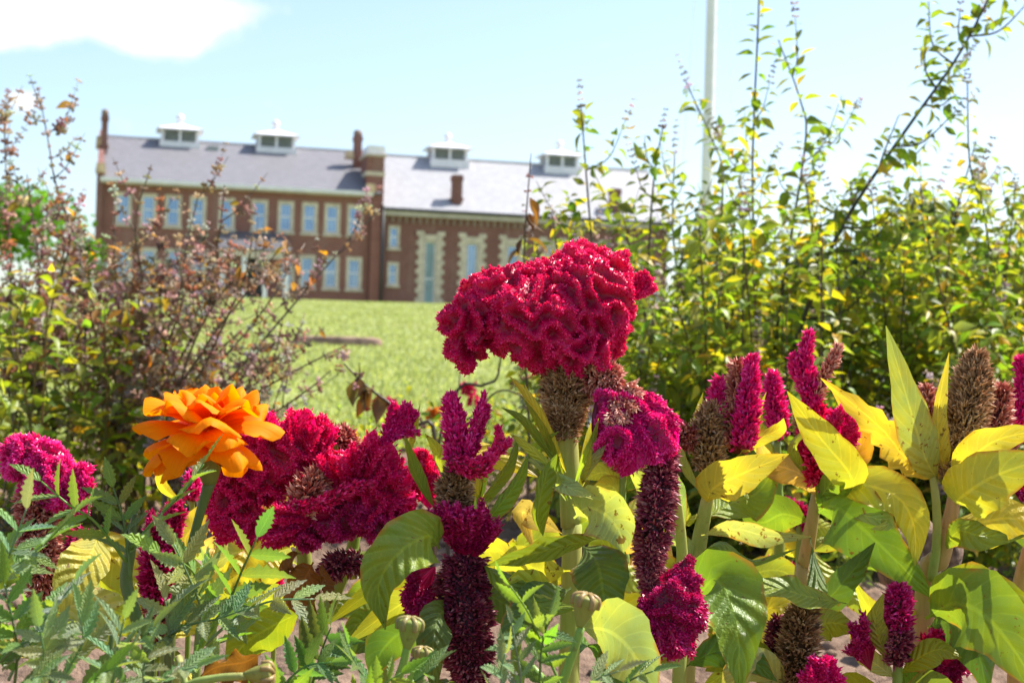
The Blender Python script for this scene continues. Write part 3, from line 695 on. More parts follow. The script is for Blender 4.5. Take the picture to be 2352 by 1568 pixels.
def crest(parent, lobes, mat, space=42, amp=22, nfl=9000, lpx=13, wpx=2.6, seed=0.0, tint=.3, name='flower_crest', sub=5):
    """velvety cockscomb: lobes wrinkled into meandering ridges, covered with short bracts"""
    Vs, Fs, Ts, off = [], [], [], 0; fv, ff, ft, fo = [], [], [], 0
    area = np.array([l[3] * l[4] for l in lobes], float); area /= area.sum()
    for li, l in enumerate(lobes):
        x, y, d, rx, ry, rz = l[:6]; rot = rad(l[6]) if len(l) > 6 else 0; k = d / FPX
        v, f = ico(sub)
        ax, ay = RT * math.cos(rot) - UPV * math.sin(rot), RT * math.sin(rot) + UPV * math.cos(rot)
        loc = v * np.array([rx, rz, ry]) * k
        c = at(x, y, d); P = c + loc[:, :1] * ax + loc[:, 2:] * ay + loc[:, 1:2] * FWD
        nl = nrm(v / np.array([rx, rz, ry])); N = nl[:, :1] * ax + nl[:, 2:] * ay + nl[:, 1:2] * FWD
        kk = math.pi / (space * k) * .5 * 2
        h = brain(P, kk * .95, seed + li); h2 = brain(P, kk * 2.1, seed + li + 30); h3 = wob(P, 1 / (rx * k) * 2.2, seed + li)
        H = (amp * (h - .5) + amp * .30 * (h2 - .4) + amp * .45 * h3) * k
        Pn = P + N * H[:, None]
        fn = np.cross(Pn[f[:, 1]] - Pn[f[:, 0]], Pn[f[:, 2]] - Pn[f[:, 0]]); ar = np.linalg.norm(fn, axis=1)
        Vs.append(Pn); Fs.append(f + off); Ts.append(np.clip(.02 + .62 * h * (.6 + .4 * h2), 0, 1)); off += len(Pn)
        hf = h[f].mean(1); m = int(nfl * area[li]); pk = rng.choice(len(f), m, p=(lambda q: q / q.sum())(ar * (.25 + hf)))
        w = rng.dirichlet((1, 1, 1), m); Pp = (Pn[f[pk]] * w[..., None]).sum(1); nn = nrm(fn[pk])
        D = nn + .6 * N[f[pk, 0]] + rng.normal(0, .38, (m, 3))
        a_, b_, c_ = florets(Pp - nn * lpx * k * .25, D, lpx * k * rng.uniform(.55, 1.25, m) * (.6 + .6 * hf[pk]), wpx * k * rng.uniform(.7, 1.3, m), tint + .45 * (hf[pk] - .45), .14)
        fv.append(a_); ff.append(b_ + fo); ft.append(c_); fo += len(a_)
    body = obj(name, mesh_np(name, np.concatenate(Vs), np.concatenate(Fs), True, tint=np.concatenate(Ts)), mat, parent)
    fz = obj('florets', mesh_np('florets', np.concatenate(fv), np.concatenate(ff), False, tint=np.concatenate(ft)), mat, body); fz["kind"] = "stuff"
    return body
def fan(parent, base, edge, mat, ruffle=14, nr=9, nfl=2600, lpx=16, wpx=2.8, tint=.35, seed=0.0, name='flower_crest', nu=150, nvv=14, bow=0.0, start=.35):
    """fan-shaped crest: a thick ruffled sheet from a narrow base to a fringed edge"""
    Bp = spline([at(*p) for p in base], nu) if len(base) > 1 else np.repeat(at(*base[0])[None], nu, 0)
    E = spline([at(*p) for p in edge], nu); d = edge[len(edge) // 2][2]; k = d / FPX
    u = np.linspace(0, 1, nu)[:, None, None]; v = np.linspace(0, 1, nvv)[None, :, None]
    Nrm = nrm(np.cross(E[-1] - E[0], (E - Bp).mean(0))); Tn = nrm(np.gradient(E, axis=0))[:, None]
    if Nrm @ FWD > 0: Nrm = -Nrm
    ph = 6.283 * nr * u + 1.3 * np.sin(5 * u + seed) + seed
    off = np.sin(ph + 1.2 * v) + .45 * np.sin(2.7 * ph + 2 + seed)
    P = Bp[:, None] + (E - Bp)[:, None] * v ** .85 + Nrm * k * (1.5 * ruffle * v ** 1.6 * off + bow * np.sin(math.pi * v)) + Tn * k * ruffle * .7 * v ** 2 * np.cos(ph) + (nrm(E - Bp)[:, None]) * k * ruffle * .5 * v ** 3 * np.sin(1.9 * ph + seed)
    G = P.reshape(-1, 3); i = (np.arange(nu - 1)[:, None] * nvv + np.arange(nvv - 1)[None]).ravel()
    tt = np.broadcast_to(.15 + .4 * v[..., 0] + .0 * u[..., 0], (nu, nvv)).ravel()
    body = obj(name, mesh_np(name, G, np.stack([i, i + nvv, i + nvv + 1, i + 1], -1), True, tint=tt), mat, parent)
    m = nfl; uu = rng.random(m) * (nu - 1.01); vv = (start + (1 - start) * rng.random(m) ** .6) * (nvv - 1.01)
    a, b = uu.astype(int), vv.astype(int)
    fa, fb = (uu - a)[:, None], (vv - b)[:, None]
    Pp = P[a, b] * (1 - fa) * (1 - fb) + P[a + 1, b] * fa * (1 - fb) + P[a, b + 1] * (1 - fa) * fb + P[a + 1, b + 1] * fa * fb
    D = nrm(P[a, b + 1] - P[a, b]); sn = nrm(np.cross(P[a, b + 1] - P[a, b], P[a + 1, b] - P[a, b])) * np.where(rng.random(m) < .5, 1, -1)[:, None]
    V, F, t2 = florets(Pp, D + .75 * sn + rng.normal(0, .3, (m, 3)), lpx * k * rng.uniform(.6, 1.25, m), wpx * k * rng.uniform(.7, 1.3, m), tint + .15 * (vv / nvv - .6), .18)
    fz = obj('florets', mesh_np('florets', V, F, False, tint=t2), mat, body); fz["kind"] = "stuff"
    return body
def ground_under(p, dx=0.0, dy=0.0):
    return np.array([p[0] + dx, p[1] + dy, float(gz(p[0] + dx, p[1] + dy))])
def stem(parent, pts, rpx, color, root=True, name='stem', dx=0.0, dy=0.0, n=18, sides=10):
    """pts from the top down; the last one is carried on down to the soil"""
    C = [at(*p) for p in pts]; d = np.mean([p[2] for p in pts]); r = np.array(rpx, float) * d / FPX
    if root:
        gnd = ground_under(C[-1], dx, dy); C.append(gnd + [0, 0, -.02]); r = np.append(r, r[-1] * 1.15)
    C = spline(C, n); R = np.interp(np.linspace(0, 1, n), np.linspace(0, 1, len(r)), r)
    return tube_obj(name, C, R, MATS['stem'], parent, sides, color)
def plant(name, label, cat, x, y, d, group=None, dx=0.0, dy=0.0):
    return thing(name, label, cat, ground_under(at(x, y, d), dx, dy), group)
def low_leaves(parent, x, y, d, n, size=(150, 60), cols=(GR, OL, YG, DG), zspread=(.02, .2), reach=1.0):
    """leaves round the lower stem, below and between the ones that were measured"""
    c = ground_under(at(x, y, d))
    for k in range(n):
        a = k * 2.4 + rng.uniform(-.4, .4); h = rng.uniform(*zspread); L = size[0] * rng.uniform(.7, 1.2) * d / FPX * reach; W = size[1] * rng.uniform(.7, 1.15) * d / FPX / 2
        dirn = np.array([math.cos(a), math.sin(a), 0]); b = c + Z * h
        C = [b, b + dirn * L * .45 + Z * L * .25, b + dirn * L * .8 + Z * L * .18, b + dirn * L * 1.15 - Z * L * .08]
        obj('leaf', leaf_mesh(C, W, roll=rng.uniform(-.5, .5) + 1.2 * (abs(math.sin(a)) > .7), fold=.25, curl=.2, nt=12, nv=4, seed=k), MATS['leaf'], parent, vary(cols[rng.integers(len(cols))], .2))
CEL = 'crimson and magenta celosias in the bed'
STG, STY, STP, STD = (.32, .36, .07), (.50, .48, .13), (.62, .38, .19), (.16, .17, .05)

# ================================================================ the big cockscomb
p = plant('cockscomb_celosia', 'tall celosia with a huge wrinkled crimson cockscomb head on thick pale stem', 'flower', 1310, 1330, .80, CEL)
stem(p, [(1300, 985, .80), (1308, 1100, .80), (1310, 1200, .80), (1312, 1340, .80)], [26, 25, 23, 23], STY)
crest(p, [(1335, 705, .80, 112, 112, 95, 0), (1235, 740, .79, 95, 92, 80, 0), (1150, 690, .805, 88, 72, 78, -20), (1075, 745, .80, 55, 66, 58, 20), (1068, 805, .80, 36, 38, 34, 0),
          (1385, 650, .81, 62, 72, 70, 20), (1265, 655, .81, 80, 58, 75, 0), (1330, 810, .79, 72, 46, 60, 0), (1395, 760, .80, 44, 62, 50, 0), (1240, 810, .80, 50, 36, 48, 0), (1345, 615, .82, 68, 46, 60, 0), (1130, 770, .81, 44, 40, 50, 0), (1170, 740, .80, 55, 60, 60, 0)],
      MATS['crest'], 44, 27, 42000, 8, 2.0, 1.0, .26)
fan(p, [(1440, 690, .81)], [(1452, 640, .81), (1478, 626, .81), (1500, 648, .81), (1498, 668, .81), (1462, 682, .81)], MATS['crest'], 5, 3, 1300, 10, 2.4, .42, 2.0)
spike(p, [(1292, 1012, .80), (1296, 930, .80), (1310, 840, .80), (1318, 800, .80)], [26, 42, 66, 84, 86], MATS['seed'], 7000, 17, 2.6, .35, .28, 'seed_cone', .12)
spike(p, [(1330, 885, .80), (1375, 865, .79), (1420, 868, .785)], [34, 38, 26], MATS['seedred'], 1500, 17, 3.0, .3, .45, 'seed_cone')
# drooping side fan
fan(p, [(1402, 880, .785), (1425, 880, .785)], [(1372, 985, .78), (1385, 1050, .775), (1440, 1078, .77), (1500, 1070, .77), (1550, 1030, .775), (1556, 970, .78), (1530, 935, .785)], MATS['crestpink'], 17, 4, 3600, 11, 2.4, .34, .6, bow=26, start=.12)
crest(p, [(1430, 1010, .775, 58, 52, 40, 0), (1500, 1005, .775, 50, 50, 40, 10), (1465, 955, .78, 58, 46, 36, 20), (1405, 960, .78, 34, 62, 30, -15)], MATS['crestpink'], 62, 14, 8500, 10, 2.4, 4.0, .33)
fan(p, [(1400, 880, .783)], [(1385, 960, .775), (1410, 975, .77), (1440, 960, .77), (1470, 925, .775), (1465, 890, .78)], MATS['seedred'], 8, 5, 900, 16, 2.6, .6, 1.0, start=.2)
tube_obj('flower_stalk', spline([at(*q) for q in ((1385, 890, .785), (1368, 950, .78), (1368, 1000, .78), (1390, 1020, .78))], 10), .0016, MATS['crestdark'], p)
# narrow bracts and leaves round the neck and stem
for pts, w, c, rl in (
    ([(1300, 1085, .79), (1255, 990, .78), (1215, 915, .775), (1168, 862, .77)], 26, YE, .3), ([(1296, 1075, .795), (1250, 960, .79), (1222, 925, .785), (1205, 880, .78)], 20, YE, -.4),
    ([(1296, 1090, .79), (1240, 1010, .78), (1195, 960, .77), (1150, 935, .765)], 22, GR, .2), ([(1300, 1120, .785), (1250, 1060, .775), (1205, 1020, .77), (1170, 995, .765)], 24, YG, -.2),
    ([(1298, 1100, .79), (1262, 1020, .775), (1230, 960, .77), (1195, 905, .765)], 20, OL, .5), ([(1305, 1150, .79), (1275, 1060, .78), (1260, 1010, .775), (1285, 990, .77)], 18, GR, 0),
    ([(1320, 1110, .79), (1345, 1050, .78), (1362, 1010, .775), (1375, 960, .77)], 20, YG, 0), ([(1318, 1150, .785), (1345, 1080, .775), (1375, 1040, .77), (1392, 1020, .77)], 24, PALE, .4),
    ([(1322, 1120, .80), (1350, 1010, .81), (1368, 960, .81), (1372, 900, .81)], 20, YE, .3), ([(1315, 1160, .79), (1338, 1090, .775), (1350, 1060, .77), (1358, 1030, .77)], 20, YE, .8),
    ([(1300, 1150, .79), (1268, 1090, .78), (1240, 1070, .775), (1205, 1050, .77)], 24, PALE, .3), ([(1420, 880, .80), (1440, 855, .80), (1447, 838, .80)], 16, DG, 0)):
    leaf(p, pts, w, c, 'bract', roll=rl, fold=.5, nt=10, nv=4, pet=.02, wave=.05)
for pts, w, c, kw in (
    ([(1312, 1145, .79), (1290, 1110, .77), (1310, 1120, .76), (1385, 1150, .75)], 60, PALE, dict(roll=.75, curl=.2)),
    ([(1318, 1190, .79), (1350, 1165, .765), (1395, 1185, .75), (1425, 1225, .745), (1432, 1268, .745)], 118, PALE, dict(roll=-.15, curl=.5, fold=.1, wave=.1)),
    ([(1250, 1240, .78), (1235, 1180, .77), (1255, 1090, .765), (1280, 1042, .76)], 50, GR, dict(roll=.55, fold=.5)),
    ([(1380, 1235, .76), (1300, 1252, .75), (1210, 1275, .745), (1115, 1300, .745)], 78, GR, dict(roll=.85, fold=.25, curl=.2, wave=.12)),
    ([(1335, 1250, .79), (1370, 1290, .765), (1385, 1360, .76), (1395, 1440, .76)], 132, DG, dict(roll=.1, fold=.2, curl=.25)),
    ([(1310, 1310, .79), (1240, 1310, .80), (1190, 1290, .81), (1130, 1310, .82)], 90, YE, dict(roll=.3)),
    ([(1300, 1400, .79), (1230, 1340, .76), (1190, 1345, .75), (1330, 1405, .74)], 70, YG, dict(roll=.9)),
    ([(1325, 1440, .77), (1400, 1450, .72), (1460, 1510, .70), (1500, 1620, .69)], 165, PALE, dict(roll=-.35, fold=.18, curl=.25, wave=.08)),
    ([(1300, 1230, .81), (1230, 1190, .82), (1200, 1180, .83), (1225, 1260, .83)], 60, TAN, dict(roll=.2, curl=.4)),
    ([(1316, 1300, .80), (1390, 1290, .82), (1450, 1330, .83), (1500, 1350, .84)], 80, YG, dict(roll=.4)),
    ([(1312, 1350, .78), (1260, 1380, .75), (1200, 1420, .74), (1150, 1500, .73)], 110, DG, dict(roll=.3)),
    ([(1312, 1380, .78), (1370, 1420, .77), (1420, 1440, .76), (1440, 1560, .75)], 110, GR, dict(roll=-.2))):
    leaf(p, pts, w, c, **kw)
low_leaves(p, 1310, 1330, .80, 9, (200, 90), (GR, DG, OL, YG))

# ================================================================ hanging tassel right of the stem
p = plant('tassel_celosia', 'celosia with a long hanging maroon tassel ending in a flat crimson fan', 'flower', 1560, 1560, .84, CEL)
stem(p, [(1528, 1052, .79), (1548, 1110, .82), (1568, 1300, .84), (1560, 1560, .84)], [9, 11, 14, 17], STY)
spike(p, [(1530, 1040, .785), (1515, 1110, .775), (1502, 1200, .77), (1492, 1290, .765), (1495, 1360, .76)], [18, 32, 38, 40, 32, 20, 14], MATS['seeddark'], 3600, 18, 3.2, .1, .42)
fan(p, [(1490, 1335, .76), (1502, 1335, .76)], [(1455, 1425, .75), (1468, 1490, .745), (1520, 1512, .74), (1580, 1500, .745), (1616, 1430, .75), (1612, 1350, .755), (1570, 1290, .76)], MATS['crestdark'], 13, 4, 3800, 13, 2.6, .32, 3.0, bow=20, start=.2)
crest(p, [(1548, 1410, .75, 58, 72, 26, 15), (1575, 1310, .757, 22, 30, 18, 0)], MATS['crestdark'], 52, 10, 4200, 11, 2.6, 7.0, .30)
for pts, w, c, kw in (
    ([(1560, 1220, .83), (1510, 1150, .83), (1480, 1110, .83), (1440, 1075, .83)], 64, PALE, dict(roll=.3)), ([(1568, 1250, .84), (1560, 1180, .84), (1556, 1120, .84), (1550, 1080, .84)], 36, PALE, dict(roll=.6, fold=.5)),
    ([(1575, 1420, .82), (1640, 1330, .79), (1690, 1420, .77), (1700, 1590, .76)], 170, GR, dict(roll=.25, curl=.35)), ([(1570, 1450, .83), (1640, 1400, .84), (1700, 1440, .85), (1745, 1460, .85)], 120, OL, dict(roll=.1)),
    ([(1565, 1480, .82), (1480, 1460, .81), (1420, 1530, .80), (1400, 1600, .80)], 120, DG, dict(roll=.2))):
    leaf(p, pts, w, c, **kw)
low_leaves(p, 1560, 1560, .84, 8, (190, 85))

# ================================================================ centre plant: feathery spikes over a dark tassel
p = plant('plumed_celosia', 'celosia with thin magenta finger spikes above a bristly brown collar', 'flower', 1070, 1500, .80, CEL)
stem(p, [(1050, 1090, .79), (1058, 1170, .80), (1075, 1300, .81), (1070, 1500, .81)], [14, 15, 16, 18], STG)
spike(p, [(1058, 1085, .785), (1050, 1010, .785), (1042, 950, .785), (1034, 915, .785)], [26, 30, 24, 16, 6], MATS['crestpink'], 1300, 16, 3.6, .65, .38)
for pts, r in (([(1075, 1050, .78), (1085, 990, .78), (1100, 945, .78), (1112, 908, .78)], [10, 7, 6, 2]), ([(1082, 1050, .785), (1100, 1000, .785), (1112, 960, .785), (1118, 935, .785)], [9, 7, 6, 2]),
               ([(1085, 1075, .775), (1120, 1055, .775), (1145, 1020, .775), (1145, 985, .775)], [20, 17, 13, 5]), ([(1120, 1055, .775), (1150, 1030, .775), (1168, 1015, .775)], [12, 9, 4]), ([(1040, 1060, .78), (1095, 1075, .77), (1130, 1050, .77)], [26, 28, 16])):
    spike(p, pts, r, MATS['crestpink'] if r[0] < 11 else MATS['crest'], 500, 11, 2.6, .75, .34)
spike(p, [(1045, 1180, .79), (1045, 1130, .785), (1055, 1075, .785)], [26, 36, 34, 28], MATS['seed'], 1700, 18, 2.8, .35, .2, 'seed_cone')
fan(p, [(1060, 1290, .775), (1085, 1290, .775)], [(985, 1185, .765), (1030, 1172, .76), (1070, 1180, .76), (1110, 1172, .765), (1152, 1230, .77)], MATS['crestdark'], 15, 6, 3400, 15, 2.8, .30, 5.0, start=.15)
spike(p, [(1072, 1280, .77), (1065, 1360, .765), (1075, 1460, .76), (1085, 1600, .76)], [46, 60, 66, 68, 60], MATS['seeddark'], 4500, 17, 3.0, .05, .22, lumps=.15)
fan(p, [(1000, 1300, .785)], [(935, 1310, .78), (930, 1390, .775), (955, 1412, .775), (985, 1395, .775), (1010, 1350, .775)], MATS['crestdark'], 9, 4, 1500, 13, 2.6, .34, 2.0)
fan(p, [(985, 1170, .81)], [(945, 1130, .81), (950, 1050, .81), (972, 1036, .81), (1000, 1080, .81), (1010, 1150, .81)], MATS['crest'], 9, 4, 1700, 13, 2.6, .38, 1.3)
for pts, w, c, kw in (
    ([(1005, 1180, .78), (965, 1110, .77), (945, 1060, .765), (930, 1000, .76)], 34, GR, dict(roll=.5, fold=.6)), ([(940, 1060, .80), (940, 1020, .80), (950, 985, .80), (965, 925, .80)], 22, YG, dict(roll=.8, fold=.5)),
    ([(1025, 1120, .80), (1015, 1070, .80), (1000, 1030, .80), (975, 995, .80)], 34, YG, dict(roll=.4, fold=.5)), ([(1070, 1130, .80), (1085, 1050, .81), (1075, 1000, .81), (1058, 940, .81)], 30, YG, dict(roll=.6, fold=.5)),
    ([(1120, 1170, .80), (1080, 1085, .80), (1120, 1045, .81), (1235, 1095, .81)], 80, YE, dict(roll=.2)), ([(1085, 1180, .79), (1130, 1120, .79), (1170, 1060, .79), (1190, 1000, .79)], 40, GR, dict(roll=.8, fold=.5)),
    ([(1095, 1230, .79), (1140, 1170, .775), (1185, 1110, .77), (1215, 1040, .765)], 44, GR, dict(roll=.5, fold=.5)), ([(1080, 1200, .80), (1100, 1130, .80), (1120, 1070, .80), (1145, 1020, .80)], 30, DG, dict(roll=.9)),
    ([(1010, 1260, .77), (985, 1230, .75), (915, 1270, .735), (870, 1345, .73), (885, 1445, .73)], 138, GR, dict(roll=-.25, curl=.35, fold=.15, wave=.06, shape=.65)),
    ([(1040, 1400, .78), (1010, 1410, .74), (995, 1480, .73), (1000, 1600, .73)], 88, DG, dict(roll=.15, fold=.3)),
    ([(1040, 1330, .79), (950, 1320, .80), (880, 1340, .80), (740, 1440, .80)], 70, OL, dict(roll=.4)), ([(1040, 1360, .80), (960, 1370, .81), (900, 1400, .82), (790, 1480, .82)], 80, YG, dict(roll=.2)),
    ([(1100, 1290, .77), (1170, 1340, .75), (1240, 1390, .74), (1330, 1395, .735)], 70, GR, dict(roll=.5)), ([(1090, 1350, .80), (1150, 1380, .80), (1200, 1420, .80), (1240, 1500, .80)], 90, DG, dict(roll=.2)),
    ([(1030, 1420, .81), (940, 1440, .82), (880, 1490, .83), (850, 1560, .83)], 110, DG, dict(roll=.1))):
    leaf(p, pts, w, c, **kw)
low_leaves(p, 1070, 1500, .80, 8, (190, 80), (DG, GR, OL))

# ================================================================ broad crests behind the marigold
p = plant('fan_celosia', 'celosia with broad overlapping crimson crests spread beside the orange marigold', 'flower', 700, 1500, .83, CEL)
stem(p, [(690, 1200, .83), (700, 1300, .83), (705, 1500, .83)], [16, 18, 20], STG)
stem(p, [(820, 1200, .83), (800, 1290, .83), (730, 1450, .83)], [13, 15, 16], STG, False, 'side_stem')
CM = MATS['crest']
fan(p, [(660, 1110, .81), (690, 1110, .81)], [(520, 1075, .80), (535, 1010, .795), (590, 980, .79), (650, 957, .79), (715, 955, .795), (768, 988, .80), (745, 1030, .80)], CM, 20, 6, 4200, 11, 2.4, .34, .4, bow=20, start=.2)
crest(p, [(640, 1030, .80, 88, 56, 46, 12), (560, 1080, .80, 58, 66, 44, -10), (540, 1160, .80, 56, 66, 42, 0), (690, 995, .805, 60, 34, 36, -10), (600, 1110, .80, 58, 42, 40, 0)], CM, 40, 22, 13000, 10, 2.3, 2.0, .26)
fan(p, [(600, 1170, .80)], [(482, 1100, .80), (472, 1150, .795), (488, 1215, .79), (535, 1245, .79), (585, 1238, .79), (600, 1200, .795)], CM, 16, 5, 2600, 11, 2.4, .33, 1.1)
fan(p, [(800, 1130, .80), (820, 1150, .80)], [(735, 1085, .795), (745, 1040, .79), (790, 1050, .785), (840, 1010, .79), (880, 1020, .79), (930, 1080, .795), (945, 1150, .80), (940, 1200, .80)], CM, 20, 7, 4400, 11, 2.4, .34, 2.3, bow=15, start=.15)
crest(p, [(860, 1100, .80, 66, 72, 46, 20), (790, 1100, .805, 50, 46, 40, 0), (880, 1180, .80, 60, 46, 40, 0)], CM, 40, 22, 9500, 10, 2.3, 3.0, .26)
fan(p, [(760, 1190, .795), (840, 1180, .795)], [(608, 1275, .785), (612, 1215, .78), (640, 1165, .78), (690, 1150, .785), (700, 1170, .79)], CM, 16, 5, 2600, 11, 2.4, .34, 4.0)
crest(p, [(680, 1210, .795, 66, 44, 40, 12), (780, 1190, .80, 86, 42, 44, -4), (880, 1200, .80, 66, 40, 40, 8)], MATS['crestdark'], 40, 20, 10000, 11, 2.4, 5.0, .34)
spike(p, [(690, 1175, .79), (712, 1130, .79), (735, 1085, .795)], [26, 40, 26], MATS['seedred'], 1100, 17, 3.4, .3, .42, 'seed_cone', .3)
spike(p, [(770, 1060, .83), (790, 1010, .83), (800, 992, .83)], [30, 36, 22], MATS['seedred'], 900, 15, 3.2, .3, .3, 'seed_cone')
spike(p, [(690, 1165, .78), (750, 1150, .778), (800, 1125, .78), (850, 1110, .785)], [12, 17, 17, 10], MATS['crest'], 700, 11, 2.6, .7, .2)
# feather at the top right of it
fan(p, [(885, 1022, .80), (895, 1022, .80)], [(880, 990, .80), (902, 930, .80), (918, 940, .80), (935, 928, .80), (955, 950, .80), (945, 985, .80)], MATS['crestpink'], 6, 4, 1500, 12, 2.4, .28, 1.0, start=.1)
spike(p, [(875, 1035, .80), (900, 1000, .80), (955, 993, .80)], [15, 12, 2], MATS['crestpink'], 500, 12, 2.6, .75, .3)
for pts, w, c, kw in (
    ([(800, 1120, .825), (780, 1060, .82), (765, 1030, .82), (755, 1012, .82)], 26, YG, dict(roll=.3)), ([(815, 1050, .83), (818, 1020, .83), (820, 985, .83)], 16, YE, dict(roll=.3)),
    ([(690, 1260, .84), (600, 1220, .85), (520, 1200, .86), (440, 1180, .86)], 120, YE, dict(roll=.2, wave=.3)), ([(690, 1300, .84), (620, 1260, .85), (540, 1270, .86), (470, 1310, .86)], 110, PALE, dict(roll=.5, wave=.35)),
    ([(680, 1320, .83), (600, 1310, .83), (540, 1320, .83), (490, 1350, .83)], 90, YE, dict(roll=.1, wave=.5)), ([(640, 1240, .85), (620, 1180, .86), (610, 1120, .86), (640, 1080, .86)], 90, YE, dict(roll=.3, wave=.3)),
    ([(700, 1370, .83), (600, 1380, .85), (520, 1400, .86), (430, 1390, .87)], 120, YG, dict(roll=.3)), ([(700, 1400, .83), (620, 1440, .84), (560, 1480, .85), (520, 1540, .85)], 110, OL, dict(roll=.2)),
    ([(740, 1300, .83), (800, 1290, .82), (850, 1300, .82), (860, 1360, .82)], 80, GR, dict(roll=.5)), ([(430, 1160, .86), (375, 1120, .86), (368, 1075, .86), (360, 1030, .86)], 30, YE, dict(roll=.5)),
    ([(440, 1300, .85), (425, 1240, .85), (450, 1200, .85), (470, 1150, .85)], 80, YE, dict(roll=.2))):
    leaf(p, pts, w, c, **kw)
for pts, w, kw in (([(690, 1270, .79), (660, 1280, .78), (645, 1310, .775), (665, 1330, .775)], 50, dict(roll=.8, curl=1.2)), ([(720, 1290, .79), (700, 1330, .78), (690, 1380, .775), (730, 1450, .775)], 90, dict(roll=.2, curl=.9, wave=.5)),
                   ([(740, 1290, .79), (740, 1340, .78), (760, 1390, .78)], 50, dict(roll=.9, curl=1.0)), ([(600, 1500, .80), (560, 1520, .80), (500, 1530, .80), (450, 1560, .80)], 100, dict(roll=.7, curl=.8, wave=.5))):
    leaf(p, pts, w, DRY, 'withered_leaf', **kw)
spike(p, [(830, 1290, .81), (770, 1300, .80), (740, 1335, .80)], [22, 26, 14], MATS['seeddark'], 900, 16, 2.8, .3, .35, 'seed_cone')
low_leaves(p, 700, 1500, .83, 9, (190, 85), (YE, OL, GR, TAN))

# ================================================================ far-left crest, and spikes left of the marigold stem
p = plant('rounded_celosia', 'celosia with a rounded bright magenta crest beside the feathery marigold leaves', 'flower', 95, 1450, .82, CEL)
stem(p, [(95, 1180, .82), (100, 1300, .82), (95, 1450, .82)], [14, 15, 17], STG)
crest(p, [(80, 1060, .82, 72, 50, 48, 8), (120, 1105, .815, 66, 52, 46, 35), (155, 1140, .81, 38, 32, 34, 35), (50, 1045, .82, 42, 40, 40, 0), (95, 1140, .82, 52, 34, 40, 0)], MATS['crestpink'], 38, 17, 9000, 13, 2.8, 2.2, .42)
fan(p, [(150, 1150, .81)], [(160, 1090, .805), (190, 1070, .805), (205, 1100, .80), (200, 1140, .80), (185, 1165, .80)], MATS['crestpink'], 8, 4, 1200, 16, 3.0, .45, .4)
spike(p, [(85, 1135, .82), (85, 1200, .815), (95, 1300, .81), (100, 1400, .81)], [44, 38, 40, 36, 26], MATS['seedred'], 3000, 20, 3.2, .2, .42, 'seed_cone', .1)
spike(p, [(200, 1220, .82), (180, 1260, .815), (150, 1290, .815)], [22, 26, 14], MATS['crestdark'], 900, 15, 3, .4, .35)
for pts, w, c, kw in (([(225, 1230, .80), (205, 1280, .775), (160, 1340, .765), (125, 1432, .76)], 112, YG, dict(roll=.15, fold=.12, curl=.15, wave=.05, shape=.72, pet=.03)), ([(130, 1290, .83), (230, 1260, .84), (300, 1330, .85), (320, 1400, .85)], 110, YG, dict(roll=.2)),
                      ([(100, 1300, .83), (40, 1290, .84), (-20, 1330, .84), (-60, 1400, .84)], 100, DG, dict(roll=.2)), ([(100, 1400, .83), (200, 1390, .84), (280, 1420, .85), (340, 1480, .85)], 100, PALE, dict(roll=.3))):
    leaf(p, pts, w, c, **kw)
low_leaves(p, 95, 1450, .82, 6, (180, 80), (DG, GR, OL))
p = plant('small_celosia', 'small deep crimson celosia spike behind the marigold flower stem', 'flower', 380, 1500, .84, CEL)
stem(p, [(370, 1380, .84), (375, 1440, .84), (380, 1520, .84)], [11, 12, 13], STG)
spike(p, [(365, 1400, .83), (362, 1320, .825), (375, 1240, .82), (398, 1165, .82)], [22, 40, 40, 26, 12], MATS['crestdark'], 2200, 17, 3.2, .35, .36, lumps=.2)
fan(p, [(365, 1260, .82)], [(340, 1230, .815), (345, 1190, .81), (380, 1205, .81), (395, 1160, .81), (420, 1165, .815), (415, 1215, .82)], MATS['crestdark'], 8, 5, 1500, 14, 2.8, .4, .9)
spike(p, [(370, 1480, .84), (362, 1420, .83), (360, 1370, .83)], [16, 26, 24], MATS['seedred'], 800, 17, 3, .3, .3, 'seed_cone')
for pts, w, c, kw in (([(385, 1460, .85), (330, 1400, .86), (270, 1380, .87), (230, 1330, .87)], 100, YG, dict(roll=.3)), ([(375, 1480, .85), (430, 1420, .86), (460, 1380, .87), (480, 1330, .87)], 90, YE, dict(roll=.2))):
    leaf(p, pts, w, c, **kw)
low_leaves(p, 380, 1500, .84, 6, (150, 70), (YG, YE, OL))
for (x, y, d, lab) in ((440, 1120, .87, 'tiny magenta celosia tuft half hidden behind the orange marigold'), (630, 1350, .86, 'tiny magenta celosia tuft low under the broad crests'), (355, 1450, .86, 'tiny magenta celosia tuft low beside the marigold stem')):
    p = plant('celosia_seedling', lab, 'flower', x, y, d, CEL)
    stem(p, [(x, y + 20, d), (x, y + 90, d)], [5, 6], STG); spike(p, [(x, y + 30, d), (x + 2, y, d), (x - 2, y - 30, d)], [14, 17, 8], MATS['crestpink'], 380, 13, 3, .5, .4)
    leaf(p, [(x, y + 80, d), (x + 30, y + 50, d), (x + 60, y + 50, d)], 34, GR, roll=.3); leaf(p, [(x, y + 85, d), (x - 30, y + 60, d), (x - 60, y + 65, d)], 34, YG, roll=.3)

